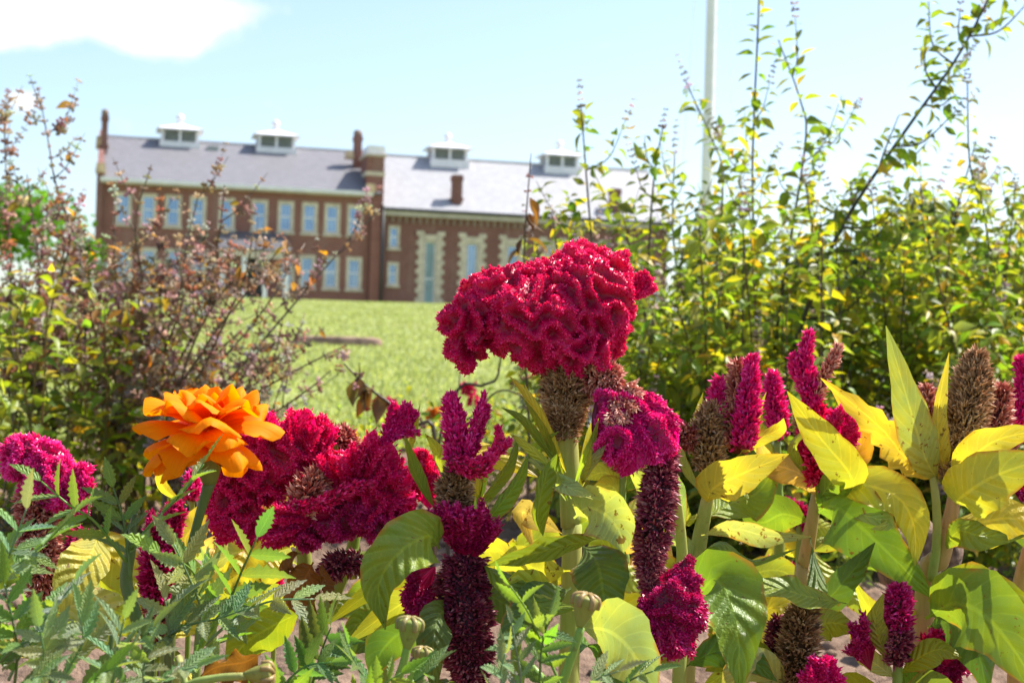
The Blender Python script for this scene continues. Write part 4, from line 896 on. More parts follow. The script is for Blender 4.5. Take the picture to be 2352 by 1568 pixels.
# ================================================================ right-hand celosias
ST3 = (.55, .46, .15)
p = plant('spiked_celosia', 'celosia with bristly brown and magenta twin spikes on a yellowish ridged stem', 'flower', 1590, 1310, .93, CEL)
stem(p, [(1640, 1080, .92), (1622, 1160, .92), (1602, 1270, .93), (1580, 1420, .93)], [11, 15, 19, 21], ST3)
spike(p, [(1635, 1085, .92), (1625, 1020, .92), (1630, 960, .92), (1650, 930, .92)], [26, 38, 34, 24, 12], MATS['seed'], 1900, 17, 2.8, .4, .3, 'seed_cone')
spike(p, [(1595, 1010, .92), (1570, 1000, .915), (1550, 1000, .915)], [20, 24, 16], MATS['seedred'], 800, 15, 2.8, .3, .35, 'seed_cone')
spike(p, [(1640, 985, .92), (1648, 930, .92), (1650, 875, .92)], [13.6, 14, 9.92, 5.1], MATS['crestpink'], 600, 16, 3.4, .6, .42)
spike(p, [(1685, 1040, .92), (1695, 960, .92), (1700, 900, .92), (1692, 835, .92)], [26, 30, 26, 22, 12], MATS['seedred'], 1500, 18, 2.8, .45, .42, 'seed_cone')
spike(p, [(1705, 1030, .91), (1715, 960, .91), (1722, 890, .91), (1728, 825, .91)], [22.1, 27.1, 20.8, 13.8, 5.1], MATS['crestpink'], 1600, 16, 3.4, .55, .38, lumps=.15)
for pts, w, c, kw in (
    ([(1622, 1160, .92), (1640, 1120, .90), (1710, 1085, .885), (1812, 1042, .88)], 100, YE, dict(roll=-.15, fold=.12, curl=.2, wave=.12)), ([(1605, 1230, .92), (1690, 1215, .89), (1760, 1230, .88), (1862, 1232, .88)], 62, PALE, dict(roll=-.6, curl=.5)),
    ([(1605, 1270, .93), (1660, 1250, .91), (1720, 1290, .90), (1830, 1260, .89)], 40, GR, dict(roll=.9)), ([(1625, 1150, .92), (1580, 1090, .91), (1560, 1040, .90), (1548, 1010, .90)], 24, PALE, dict(roll=.5, fold=.6)),
    ([(1620, 1190, .92), (1690, 1150, .94), (1740, 1130, .95), (1790, 1060, .95)], 110, GR, dict(roll=.3, curl=.2)), ([(1615, 1170, .93), (1580, 1200, .92), (1560, 1150, .92), (1556, 1090, .92)], 34, YG, dict(roll=.7, fold=.5)),
    ([(1600, 1290, .93), (1570, 1250, .92), (1545, 1230, .92), (1548, 1160, .92)], 40, PALE, dict(roll=.6, fold=.5)), ([(1640, 1060, .93), (1670, 1010, .94), (1720, 990, .94), (1760, 900, .94)], 34, YE, dict(roll=.3)),
    ([(1690, 1050, .92), (1740, 1010, .91), (1790, 985, .905), (1800, 960, .90)], 36, YE, dict(roll=.3)), ([(1590, 1340, .93), (1540, 1330, .92), (1480, 1370, .92), (1440, 1450, .92)], 120, OL, dict(roll=.2)),
    ([(1640, 1070, .93), (1610, 1010, .94), (1600, 960, .95), (1615, 900, .95)], 26, OL, dict(roll=.5))):
    leaf(p, pts, w, c, **kw)
low_leaves(p, 1590, 1310, .93, 8, (170, 80), (YG, GR, OL))

p = plant('pink_plume_celosia', 'celosia with a slender hot pink plume above a torn orange leaf and pinkish stem', 'flower', 1848, 1330, .96, CEL)
stem(p, [(1880, 1110, .95), (1868, 1180, .95), (1850, 1290, .96), (1840, 1400, .96)], [11, 14, 18, 20], STP)
spike(p, [(1872, 960, .94), (1858, 890, .94), (1850, 830, .94), (1858, 768, .94)], [18.7, 20.7, 14.9, 9.67, 3.82], MATS['crestpink'], 1100, 15, 3.2, .65, .4)
spike(p, [(1850, 880, .94), (1828, 850, .94), (1822, 818, .94)], [11.9, 9.67, 4.46], MATS['crestpink'], 350, 13, 3, .6, .42)
spike(p, [(1872, 920, .94), (1895, 860, .94), (1912, 830, .94), (1925, 800, .94)], [12, 9, 8, 3], MATS['seedred'], 500, 14, 2.6, .6, .55)
spike(p, [(1885, 1110, .94), (1880, 1040, .935), (1875, 980, .94), (1870, 930, .94)], [30, 46, 40, 28], MATS['crest'], 2000, 16, 3.2, .4, .35, lumps=.2)
spike(p, [(1865, 1010, .95), (1855, 970, .95), (1865, 920, .95)], [24, 28, 18], MATS['seed'], 700, 16, 2.8, .4, .3, 'seed_cone')
fan(p, [(1910, 1030, .93)], [(1905, 960, .925), (1935, 935, .92), (1965, 965, .92), (1962, 1020, .925), (1940, 1050, .93)], MATS['crestpink'], 9, 4, 1300, 13, 2.8, .4, .5)
for pts, w, c, kw in (
    ([(1962, 1140, .93), (1950, 1085, .90), (1880, 1000, .885), (1808, 898, .88)], 92, YE, dict(roll=-.1, fold=.12, curl=.12, wave=.06, pet=.04)), ([(1880, 1130, .95), (1950, 1060, .96), (1975, 1000, .965), (1900, 870, .97)], 66, (.56, .36, .05), dict(roll=.3, wave=.25)),
    ([(1885, 1140, .95), (1960, 1110, .92), (2060, 1140, .905), (2100, 1210, .90), (2102, 1300, .90)], 105, YE, dict(roll=.45, fold=.15, curl=.3)), ([(1875, 1180, .95), (1920, 1165, .92), (2010, 1240, .905), (2150, 1378, .90)], 165, GR, dict(roll=.0, fold=.15, curl=.15, shape=.7)),
    ([(1860, 1230, .95), (1890, 1370, .91), (1950, 1320, .90), (2010, 1245, .89)], 74, DG, dict(roll=.3)), ([(1880, 1150, .95), (1840, 1090, .94), (1770, 1060, .95), (1740, 1010, .95)], 70, TAN, dict(roll=.4, curl=.5)),
    ([(1870, 1160, .95), (1900, 1120, .92), (1920, 1090, .91), (1930, 1070, .90)], 60, GR, dict(roll=.3)), ([(1865, 1200, .95), (1800, 1180, .96), (1750, 1200, .97), (1700, 1180, .97)], 90, GR, dict(roll=.2)),
    ([(1905, 1150, .94), (1980, 1180, .91), (2040, 1200, .90), (2000, 1215, .89)], 46, PALE, dict(roll=.6, curl=.4)), ([(1855, 1270, .96), (1920, 1240, .95), (1960, 1190, .95), (1990, 1150, .95)], 50, YG, dict(roll=.5)),
    ([(1870, 1110, .95), (1830, 1060, .93), (1820, 1020, .925), (1875, 970, .92)], 34, YG, dict(roll=.8)), ([(1858, 1250, .96), (1900, 1330, .955), (1960, 1370, .95), (1990, 1420, .95)], 70, YG, dict(roll=.3))):
    leaf(p, pts, w, c, **kw)
low_leaves(p, 1848, 1330, .96, 8, (170, 80), (YG, GR, OL, YE))
p = plant('slim_celosia', 'slim single magenta spike standing between the twin spikes and the pink plume', 'flower', 1790, 1250, 1.02, CEL)
stem(p, [(1785, 1010, 1.02), (1788, 1120, 1.02), (1790, 1280, 1.02)], [8, 10, 12], STG)
spike(p, [(1788, 1010, 1.02), (1785, 950, 1.02), (1776, 900, 1.02), (1775, 862, 1.02)], [18.7, 21, 14.2, 3.82], MATS['crestpink'], 1200, 15, 3.2, .5, .42)
leaf(p, [(1788, 1080, 1.02), (1760, 1040, 1.02), (1740, 1000, 1.02), (1745, 870, 1.02)], 40, YE, roll=.3); leaf(p, [(1788, 1120, 1.02), (1820, 1080, 1.02), (1850, 1060, 1.02)], 40, YG, roll=.4)
low_leaves(p, 1790, 1250, 1.02, 6, (150, 70), (YG, GR))

p = plant('brown_seedhead_celosia', 'celosia with a stout bristly brown seed head above thick orange stems', 'flower', 2130, 1400, .92, CEL)
stem(p, [(2195, 1100, .90), (2185, 1180, .90), (2160, 1280, .91), (2125, 1400, .92)], [13, 17, 24, 28], STP)
stem(p, [(2140, 1080, .895), (2150, 1150, .895), (2152, 1240, .90), (2140, 1330, .91)], [8, 10, 11, 12], (.45, .46, .14), False, 'side_stem')
spike(p, [(2195, 1110, .90), (2205, 1020, .895), (2225, 920, .895), (2245, 812, .895)], [26, 42, 50, 52, 50, 30], MATS['seed'], 5200, 18, 2.6, .42, .36, 'seed_cone', .08)
spike(p, [(2150, 1080, .91), (2138, 1000, .91), (2130, 940, .91), (2128, 890, .91)], [22, 28, 22, 10], MATS['seedred'], 1100, 17, 2.6, .45, .5, 'seed_cone')
spike(p, [(2270, 1010, .92), (2290, 960, .92), (2302, 890, .92)], [26, 30, 18], MATS['seedred'], 1100, 18, 2.6, .45, .52, 'seed_cone')
for pts, w, c, kw in (
    ([(2160, 1110, .90), (2125, 1050, .88), (2085, 920, .87), (2035, 748, .865)], 88, (.31, .38, .11), dict(roll=-.2, fold=.22, wave=.05, curl=.1)), ([(2180, 1100, .90), (2160, 1040, .885), (2155, 940, .88), (2180, 808, .88)], 44, YE, dict(roll=.5, fold=.5, wave=.05)),
    ([(2180, 1105, .90), (2090, 1060, .89), (2020, 980, .89), (1885, 868, .89)], 84, (.60, .42, .06), dict(roll=.25, wave=.35, curl=.2, jag=.18, nt=18)), ([(2200, 1110, .90), (2225, 1060, .87), (2290, 1010, .86), (2400, 985, .86)], 92, YE, dict(roll=-.35, curl=.35, wave=.2)),
    ([(2195, 1160, .90), (2210, 1140, .86), (2290, 1090, .85), (2440, 1040, .845)], 140, YG, dict(roll=.1, fold=.15, curl=.15)), ([(2190, 1190, .90), (2240, 1200, .88), (2330, 1190, .87), (2440, 1230, .87)], 115, YE, dict(roll=.3)),
    ([(2165, 1270, .91), (2200, 1220, .88), (2260, 1230, .87), (2380, 1220, .87)], 80, GR, dict(roll=.5)), ([(2130, 1380, .91), (2190, 1350, .88), (2280, 1355, .865), (2420, 1440, .86)], 110, OL, dict(roll=.35, curl=.3)),
    ([(2125, 1420, .91), (2200, 1385, .87), (2290, 1440, .85), (2400, 1600, .84)], 190, GR, dict(roll=-.1, fold=.18, curl=.2)), ([(2130, 1440, .91), (2180, 1430, .89), (2240, 1480, .87), (2270, 1600, .87)], 130, DG, dict(roll=.2)),
    ([(2205, 1120, .91), (2260, 1130, .92), (2320, 1180, .92), (2400, 1290, .92)], 110, GR, dict(roll=.4)), ([(2120, 1400, .92), (2060, 1420, .91), (2000, 1400, .91), (1960, 1330, .91)], 60, YG, dict(roll=.6)),
    ([(2340, 1100, .90), (2310, 1060, .88), (2280, 1070, .87), (2255, 1130, .87)], 70, OL, dict(roll=.3, curl=.3))):
    leaf(p, pts, w, c, **kw)
low_leaves(p, 2130, 1400, .92, 8, (180, 85), (GR, OL, YG, DG))
p = plant('edge_celosia', 'celosia with a smooth magenta plume and dark lower tassel past the brown seed head', 'flower', 2390, 1400, .95, CEL)
stem(p, [(2375, 1120, .95), (2385, 1250, .95), (2390, 1400, .95)], [14, 18, 22], STP)
spike(p, [(2345, 1000, .95), (2340, 940, .95), (2352, 880, .95), (2345, 828, .95)], [22.1, 21.8, 14.2, 4.46], MATS['crestpink'], 1300, 14, 3, .6, .36)
spike(p, [(2310, 1010, .945), (2330, 990, .945), (2370, 985, .945)], [20, 26, 20], MATS['crest'], 700, 14, 3, .4, .36)
spike(p, [(2290, 1070, .87), (2310, 1040, .87), (2330, 1010, .87)], [12, 15, 6], MATS['seeddark'], 400, 15, 3, .6, .7)
fan(p, [(2380, 1130, .94)], [(2310, 1175, .93), (2325, 1140, .93), (2350, 1110, .93), (2390, 1100, .93)], MATS['crestdark'], 10, 4, 1200, 13, 2.8, .35, .3)
stem(p, [(2372, 1215, .955), (2345, 1320, .965), (2332, 1400, .97), (2335, 1480, .97)], [10, 15, 18, 20], STP, True, 'side_stem')
low_leaves(p, 2390, 1400, .95, 8, (170, 80), (GR, OL, YG))

# lower heads at the right
p = plant('low_seedhead_celosia', 'short celosia with a drooping bristly brown head under the big curled leaf', 'flower', 1830, 1600, .86, CEL)
stem(p, [(1815, 1560, .86), (1820, 1650, .86)], [14, 15], STG)
spike(p, [(1815, 1610, .86), (1830, 1520, .855), (1840, 1440, .85), (1850, 1375, .85)], [36, 46, 46, 40, 26], MATS['seed'], 2600, 19, 2.6, .4, .2, 'seed_cone')
spike(p, [(1770, 1600, .87), (1785, 1500, .87), (1790, 1420, .87)], [20, 26, 20], MATS['seeddark'], 1000, 16, 3, .4, .3)
fan(p, [(1880, 1610, .84)], [(1840, 1570, .835), (1860, 1535, .83), (1890, 1510, .83), (1925, 1540, .83), (1935, 1580, .835)], MATS['crestpink'], 10, 4, 1500, 14, 2.8, .35, .6)
for pts, w, c, kw in (([(1945, 1385, .86), (1860, 1370, .84), (1780, 1350, .835), (1660, 1350, .83)], 76, GR, dict(roll=-.7, curl=.4, wave=.2)), ([(1800, 1560, .87), (1740, 1520, .86), (1680, 1510, .855), (1620, 1540, .85)], 100, OL, dict(roll=.2)),
                      ([(1820, 1590, .86), (1750, 1540, .84), (1700, 1550, .83), (1660, 1600, .83)], 110, PALE, dict(roll=.4)), ([(1825, 1500, .87), (1880, 1440, .88), (1920, 1430, .88), (1980, 1450, .88)], 80, OL, dict(roll=.3)),
                      ([(1740, 1430, .88), (1700, 1400, .88), (1720, 1450, .88), (1750, 1480, .88)], 80, YG, dict(roll=.2))):
    leaf(p, pts, w, c, **kw)
low_leaves(p, 1830, 1600, .86, 7, (170, 80), (GR, OL, YG))
p = plant('two_tone_celosia', 'short celosia spike magenta on top and brown below, beneath the orange stems', 'flower', 2060, 1600, .88, CEL)
stem(p, [(2065, 1500, .88), (2060, 1600, .88)], [10, 12], STG)
spike(p, [(2060, 1520, .88), (2060, 1470, .875), (2062, 1430, .875)], [24, 36, 30], MATS['seeddark'], 1000, 17, 2.8, .4, .4, 'seed_cone')
spike(p, [(2062, 1440, .875), (2060, 1390, .87), (2068, 1348, .87)], [32, 32, 20], MATS['crestdark'], 1000, 15, 3, .4, .5)
fan(p, [(2000, 1540, .88)], [(1955, 1500, .875), (1965, 1440, .87), (1995, 1420, .87), (2015, 1450, .875)], MATS['crestdark'], 9, 4, 1200, 14, 2.8, .4, 1.6)
fan(p, [(2160, 1500, .90)], [(2120, 1540, .895), (2170, 1555, .89), (2215, 1550, .89), (2225, 1500, .89), (2200, 1460, .895)], MATS['crestdark'], 10, 4, 1500, 14, 2.8, .38, .2)
spike(p, [(2120, 1480, .90), (2160, 1460, .90), (2220, 1440, .90)], [14, 18, 10], MATS['crest'], 500, 14, 3, .4, .4)
for pts, w, c, kw in (([(2060, 1540, .88), (2020, 1470, .87), (2010, 1420, .865), (2030, 1360, .86)], 50, YG, dict(roll=.3)), ([(2065, 1550, .88), (2110, 1510, .87), (2160, 1490, .87), (2210, 1510, .87)], 70, OL, dict(roll=.4)), ([(2060, 1560, .88), (2020, 1530, .88), (1980, 1500, .88), (1950, 1450, .88)], 50, PALE, dict(roll=.3))):
    leaf(p, pts, w, c, **kw)
low_leaves(p, 2060, 1600, .88, 7, (160, 75), (GR, OL, YG))
for (x, y, d, r, lab) in ((1800, 1320, 1.02, [24, 26, 18], 'small dark magenta celosia head low behind the curled dry leaf'), (1870, 1345, 1.05, [18, 20, 12], 'small faded celosia head low behind the pinkish stem'), (1835, 1180, 1.12, [15, 20, 10], 'little magenta celosia bud in the shade behind the pinkish stem'), (1430, 1040, .95, [46, 44, 30], 'dull brownish celosia head shaded by the drooping fan')):
    p = plant('celosia_seedling', lab, 'flower', x, y, d, CEL)
    stem(p, [(x, y + 20, d), (x, y + 100, d)], [7, 8], STG); spike(p, [(x + 30, y + 20, d), (x, y, d), (x - 40, y - 25, d)], r, MATS['seedred'] if x in (1430, 1870) else MATS['crestdark'], 900, 14, 3, .3, .4)
    for q in range(4): leaf(p, [(x, y + 60 + 15 * q, d), (x + (40, -40, 30, -30)[q], y + 30 + 15 * q, d), (x + (90, -90, 80, -80)[q], y + 40 + 20 * q, d)], 50, (YG, YE, GR, YE)[q], roll=.3)

# ================================================================ leafy filler plants between them (no head in sight)
for i, (x, y, d, n, cs, lab) in enumerate(((1180, 1330, .95, 10, (YG, YE, OL), 'young celosia leaves glowing yellow between the two middle stems'), (1430, 1250, 1.0, 10, (YE, YG, TAN), 'yellowing celosia leaves behind the hanging tassel'), (480, 1330, .96, 10, (YE, PALE, TAN), 'pale withering celosia leaves behind the marigold stem'),
                                     (1700, 1400, 1.0, 9, (YG, OL, YE), 'yellow-green celosia leaves low behind the curled dry leaf'), (880, 1420, .95, 10, (DG, GR, PALE), 'dull green celosia leaves behind the big hanging leaf'), (250, 1420, .95, 8, (YG, PALE, YE), 'pale celosia leaves behind the marigold foliage'))):
    p = plant('celosia_seedling', lab, 'plant', x, y, d, CEL)
    stem(p, [(x, y - 90, d), (x, y, d), (x + 6, y + 130, d)], [5, 9, 12], STG)
    for q in range(n):
        a = q * 2.4; yy = y - 80 + 160 * q / n; L = rng.uniform(80, 130); dd = d + .03 * math.sin(a)
        leaf(p, [(x, yy + 30, d), (x + L * .4 * math.cos(a), yy - 5, (d + dd) / 2), (x + L * math.cos(a), yy - 8 + 14 * math.sin(a), dd), (x + 1.5 * L * math.cos(a), yy + 35, dd)], rng.uniform(45, 80), cs[q % len(cs)], roll=rng.uniform(-.3, .8), curl=.3, wave=.2, nt=12, nv=4)

# ================================================================ marigolds
MAR = 'french marigolds in front of the celosias'
mg = plant('marigold', 'single orange marigold in full bloom on a bare stem above ferny leaves', 'flower', 400, 1500, .72, MAR, -.01)
stem(mg, [(482, 1105, .715), (462, 1170, .715), (428, 1290, .715), (395, 1400, .718), (390, 1500, .72)], [15, 11, 9, 10, 13], (.15, .17, .05))
Cc = spline([at(*q) for q in ((482, 1112, .715), (480, 1085, .715), (479, 1050, .715), (480, 1020, .715), (482, 995, .715))], 12)
tube_obj('calyx', Cc, np.interp(np.linspace(0, 1, 12), [0, .25, .5, .8, 1], [15, 26, 32, 34, 30]) * .715 / FPX, MATS['stem'], mg, 14, (.24, .21, .05))
kq = .715 / FPX; c0 = at(481, 998, .715); ax = nrm(np.array([.05, -.10, 1.0])); sx_ = nrm(np.cross(ax, [0, 1, 0])); sy_ = np.cross(ax, sx_)
def petal(el, az, L, W, h, cup, seed):
    """petal: el = rise angle at the base, then it bends by cup"""
    rd = sx_ * math.cos(az) + sy_ * math.sin(az); b = c0 + ax * h * kq + rd * 10 * kq; pts = [b]; e = el
    for s in range(5):
        e2 = e + cup * (s / 4) ** 1.5; pts.append(pts[-1] + (rd * math.cos(e2) + ax * math.sin(e2)) * L * kq / 5)
    nt, nv = 12, 8; C = spline(np.array(pts), nt + 1); T = nrm(np.gradient(C, axis=0)); S = nrm(np.cross(T, np.cross(rd, ax)) * 0 + np.cross(ax, rd)); N = np.cross(T, S)
    t = np.linspace(0, 1, nt + 1); v = np.linspace(-1, 1, nv + 1)
    w = np.interp(t, [0, .15, .45, .75, .9, 1], [.16, .34, .80, 1, .95, .66]) * W * kq / 2
    rf = (t ** 2)[:, None] * (.34 * np.sin(v * 3.6 + seed)[None] + .07 * np.sin(v * 8 + seed * 2)[None])
    P = C[:, None] + S[:, None] * (v[None] * w[:, None])[..., None] + N[:, None] * ((rf + .22 * (1 - v ** 2)[None] * (1 - t)[:, None] - .18 * (v ** 2)[None]) * w[:, None])[..., None] + T[:, None] * ((-.30 * (v ** 2)[None] + .03 * np.cos(v * 5 + seed)[None]) * (t ** 3)[:, None] * W * kq)[..., None]
    i = (np.arange(nt)[:, None] * (nv + 1) + np.arange(nv)[None]).ravel()
    U = np.stack(np.broadcast_arrays((v[None] + 1) / 2, t[:, None]), -1).reshape(-1, 2)
    obj('petal', mesh_np('petal', P.reshape(-1, 3), np.stack([i, i + 1, i + nv + 2, i + nv + 1], -1), True, uv=U), MATS['petal'], mg)
for n, el, L, W, h, cup, da in ((6, -.10, 150, 112, -6, -.8, .1), (7, .22, 152, 130, 6, -.7, .45), (7, .52, 144, 132, 16, -.55, .2), (6, .88, 128, 120, 24, -.7, .5), (5, 1.15, 104, 100, 30, -.7, .1), (4, 1.35, 78, 76, 32, -.5, .3)):
    for q in range(n):
        petal(el + rng.normal(0, .09), da + 6.283 * q / n + rng.normal(0, .1), L * rng.uniform(.85, 1.08), W * rng.uniform(.85, 1.1), h, cup + rng.normal(0, .25), float(rng.uniform(0, 6)))

for az, el, L, W, cup in ((.15, -.35, 170, 92, -.8), (.62, -.6, 150, 84, -.6), (1.25, -.35, 105, 110, -.9), (-.3, -.2, 168, 100, -.6)): petal(el, az, L, W, 0, cup, az)
# ferny leaves: a stalk with toothed leaflets
def leaflet_mesh(seed, L=1.0, W=.15):
    nt = 14; t = np.linspace(0, 1, nt + 1); w = np.maximum(np.sin(math.pi * t ** .72) ** .9, .03) * W
    w = w * (1 + .22 * np.where(np.arange(nt + 1) % 2, 1, -1) * (t > .22) * (t < .9)); bend = .10 * np.sin(seed) * t ** 2
    rows = [np.stack([s * w, t * L + (.02 if s else 0), bend * L + abs(s) * w * .45 - .10 * t ** 2], -1) for s in (-1, 0, 1)]
    V = np.stack(rows, 1).reshape(-1, 3); i = np.arange(nt)[:, None] * 3
    Q = np.concatenate([i + np.array([[0, 1, 4, 3]]), i + np.array([[1, 2, 5, 4]])])
    U = np.stack(np.broadcast_arrays(np.array([[0, .5, 1]]), t[:, None]), -1).reshape(-1, 2)
    return mesh_np('leaflet', V, Q, True, uv=U)
LFT = [leaflet_mesh(s) for s in (.2, 1.3, 2.2, 3.6, 5.0)]
MGR, MBR, MGY = (.14, .24, .075), (.20, .33, .06), (.22, .31, .17)
def fern(parent, pts, npair=5, Lpx=95, color=MGR, spread=.9, up=None, wide=1.0):
    C = spline([at(*q) for q in pts], 20); d = np.mean([q[2] for q in pts]); k = d / FPX; T = nrm(np.gradient(C, axis=0))
    lf = tube_obj('leaf', C, np.linspace(4.2, 1.8, 20) * k, MATS['stem'], parent, 5, vary(color, .1))
    view = nrm(C.mean(0) - CAM); n0 = nrm(-view * rng.uniform(.3, 1) + Z * rng.uniform(.2, 1.0) + rng.normal(0, .35, 3)) if up is None else nrm(up)
    for q in range(npair + 1):
        f = .25 + .75 * q / npair; i = min(int(f * 19), 19)
        for s in ((-1, 1) if q < npair else (0,)):
            S = nrm(np.cross(T[i], n0)); Dn = nrm(T[i] * (math.cos(spread) if s else 1) + S * s * math.sin(spread) + rng.normal(0, .12, 3)); Nn = nrm(n0 + rng.normal(0, .3, 3)); X = nrm(np.cross(Dn, Nn)); Nn = np.cross(X, Dn)
            L = 1.18 * Lpx * k * (1 - .35 * abs(f - .6)) * rng.uniform(.8, 1.15); W = L * wide * rng.uniform(.85, 1.15)
            o = obj('leaflet', LFT[rng.integers(len(LFT))], MATS['tagleaf'], lf, vary(color, .2))
            o.matrix_local = Matrix([[X[r] * W, Dn[r] * L, Nn[r] * L, C[i][r]] for r in range(3)] + [[0, 0, 0, 1]])
    return lf
def sprig_stem(parent, pts, r, color=(.13, .19, .06)): return stem(parent, pts, r, color)
for pts, n, L, c in (
    ([(300, 1260, .70), (350, 1200, .69), (420, 1130, .68), (468, 1065, .68)], 4, 95, MBR), ([(290, 1290, .70), (220, 1200, .69), (160, 1160, .68), (95, 1105, .68)], 4, 85, MBR), ([(300, 1330, .70), (290, 1240, .70), (280, 1180, .70), (260, 1120, .70)], 4, 80, MGR),
    ([(460, 1420, .70), (455, 1340, .69), (430, 1300, .68), (370, 1270, .67)], 3, 100, MBR), ([(455, 1480, .70), (460, 1400, .69), (440, 1340, .68), (400, 1250, .67)], 5, 95, MGY), ([(470, 1450, .70), (520, 1390, .69), (560, 1300, .68), (590, 1235, .675)], 4, 105, MGR),
    ([(470, 1480, .70), (540, 1420, .69), (620, 1380, .68), (720, 1375, .68)], 5, 95, MGY), ([(330, 1500, .69), (420, 1440, .67), (500, 1420, .66), (570, 1395, .66)], 5, 85, MGR), ([(400, 1560, .70), (395, 1490, .68), (385, 1430, .67), (380, 1380, .665)], 4, 100, MGY),
    ([(395, 1600, .69), (430, 1540, .67), (470, 1490, .66), (520, 1470, .655)], 4, 100, MBR)):
    fern(mg, pts, n, L, c)
stem(mg, [(310, 1180, .71), (300, 1260, .71), (290, 1340, .71), (320, 1440, .71), (340, 1560, .72)], [7, 13, 15, 15, 16], (.15, .20, .07), True, 'side_stem')
stem(mg, [(450, 1330, .705), (470, 1430, .705), (450, 1560, .71)], [6, 8, 10], (.22, .30, .06), True, 'side_stem')

m2 = plant('marigold_foliage', 'ferny grey-green marigold leaves crowded before the magenta celosia', 'plant', 60, 1600, .60, MAR)
for q, (x, y) in enumerate(((-20, 1560), (120, 1580), (240, 1600))): stem(m2, [(x + 20, y - 160, .61), (x, y, .61), (x, y + 60, .61)], [6, 9, 11], (.15, .20, .07), True, 'stem')
for pts, n, L, c in (
    ([(-30, 1360, .63), (50, 1290, .62), (110, 1240, .61), (170, 1180, .60)], 4, 100, MBR), ([(-40, 1420, .63), (0, 1330, .62), (30, 1250, .61), (60, 1170, .60)], 4, 100, MGY), ([(20, 1560, .62), (60, 1480, .60), (120, 1400, .59), (170, 1340, .58)], 5, 95, MGY),
    ([(30, 1600, .62), (40, 1500, .60), (30, 1430, .59), (10, 1340, .59)], 5, 95, MGR), ([(120, 1600, .61), (160, 1530, .59), (190, 1470, .58), (180, 1400, .57)], 5, 95, MGY), ([(140, 1620, .61), (220, 1560, .59), (300, 1490, .58), (350, 1440, .575)], 5, 90, MGR),
    ([(230, 1640, .61), (260, 1560, .59), (270, 1490, .58), (285, 1420, .575)], 5, 95, MGY), ([(240, 1650, .61), (330, 1590, .59), (390, 1550, .58), (450, 1530, .575)], 5, 85, MGY), ([(-40, 1560, .61), (20, 1500, .59), (70, 1470, .58), (130, 1460, .57)], 5, 85, MGR),
    ([(-40, 1480, .63), (0, 1420, .62), (40, 1400, .61), (90, 1390, .60)], 4, 85, MBR), ([(60, 1640, .60), (90, 1560, .57), (100, 1500, .56), (90, 1440, .555)], 5, 90, MGY), ([(170, 1650, .60), (190, 1590, .57), (230, 1550, .56), (270, 1530, .555)], 4, 80, MBR),
    ([(0, 1650, .58), (30, 1590, .56), (70, 1560, .55), (110, 1550, .545)], 5, 80, MGR), ([(320, 1640, .60), (330, 1570, .58), (330, 1530, .575), (350, 1480, .57)], 4, 80, MGY), ([(-60, 1330, .66), (-20, 1280, .65), (20, 1260, .64), (60, 1270, .64)], 4, 80, MGR)):
    fern(m2, pts, n, L, c)
def bud(parent, x, y, dx, dy, d, s=1.0):
    """closed marigold bud, opening end pointing along (dx, dy)"""
    u = np.array([dx, dy], float); u /= np.linalg.norm(u); q = lambda t: at(x + u[0] * t * s, y + u[1] * t * s, d)
    b = tube_obj('bud', spline([q(-46), q(-20), q(4), q(22), q(31)], 16), np.interp(np.linspace(0, 1, 16), [0, .25, .55, .78, .93, 1], [8, 19, 29, 30, 21, 6]) * s * d / FPX, MATS['stem'], parent, 14, (.36, .34, .08))
    for a in range(6):
        C = spline([q(2), q(14), q(27), q(33)], 8); T, S, N = frames(C); o = S * math.cos(a * 1.047) + N * math.sin(a * 1.047); R = np.interp(np.linspace(0, 1, 8), [0, .5, .85, 1], [29, 28, 16, 3]) * s * d / FPX
        tube_obj('sepal', C + o * R[:, None], np.interp(np.linspace(0, 1, 8), [0, .5, 1], [6, 9, 4]) * s * d / FPX, MATS['stem'], b, 6, (.42, .28, .11))
m3 = plant('budding_marigold', 'marigold with round closed buds and ferny sprigs before the dark maroon tassel', 'plant', 1100, 1620, .62, MAR)
stem(m3, [(1335, 1440, .64), (1315, 1500, .64), (1275, 1590, .64), (1180, 1640, .64)], [9, 10, 11, 12], (.33, .40, .09)); bud(m3, 1342, 1395, .25, -1, .64)
stem(m3, [(936, 1480, .64), (925, 1530, .64), (905, 1600, .64), (960, 1680, .64)], [9, 10, 10, 12], (.33, .40, .09)); bud(m3, 940, 1448, .12, -1, .64, .95)
stem(m3, [(968, 1540, .67), (965, 1620, .67)], [7, 8], (.16, .22, .05)); bud(m3, 970, 1510, .1, -1, .67, .75)
bud(m3, 600, 1548, 1, -.05, .60, .9); stem(m3, [(565, 1552, .60), (500, 1556, .60), (430, 1575, .60), (400, 1640, .61)], [9, 9, 9, 10], (.42, .40, .14))
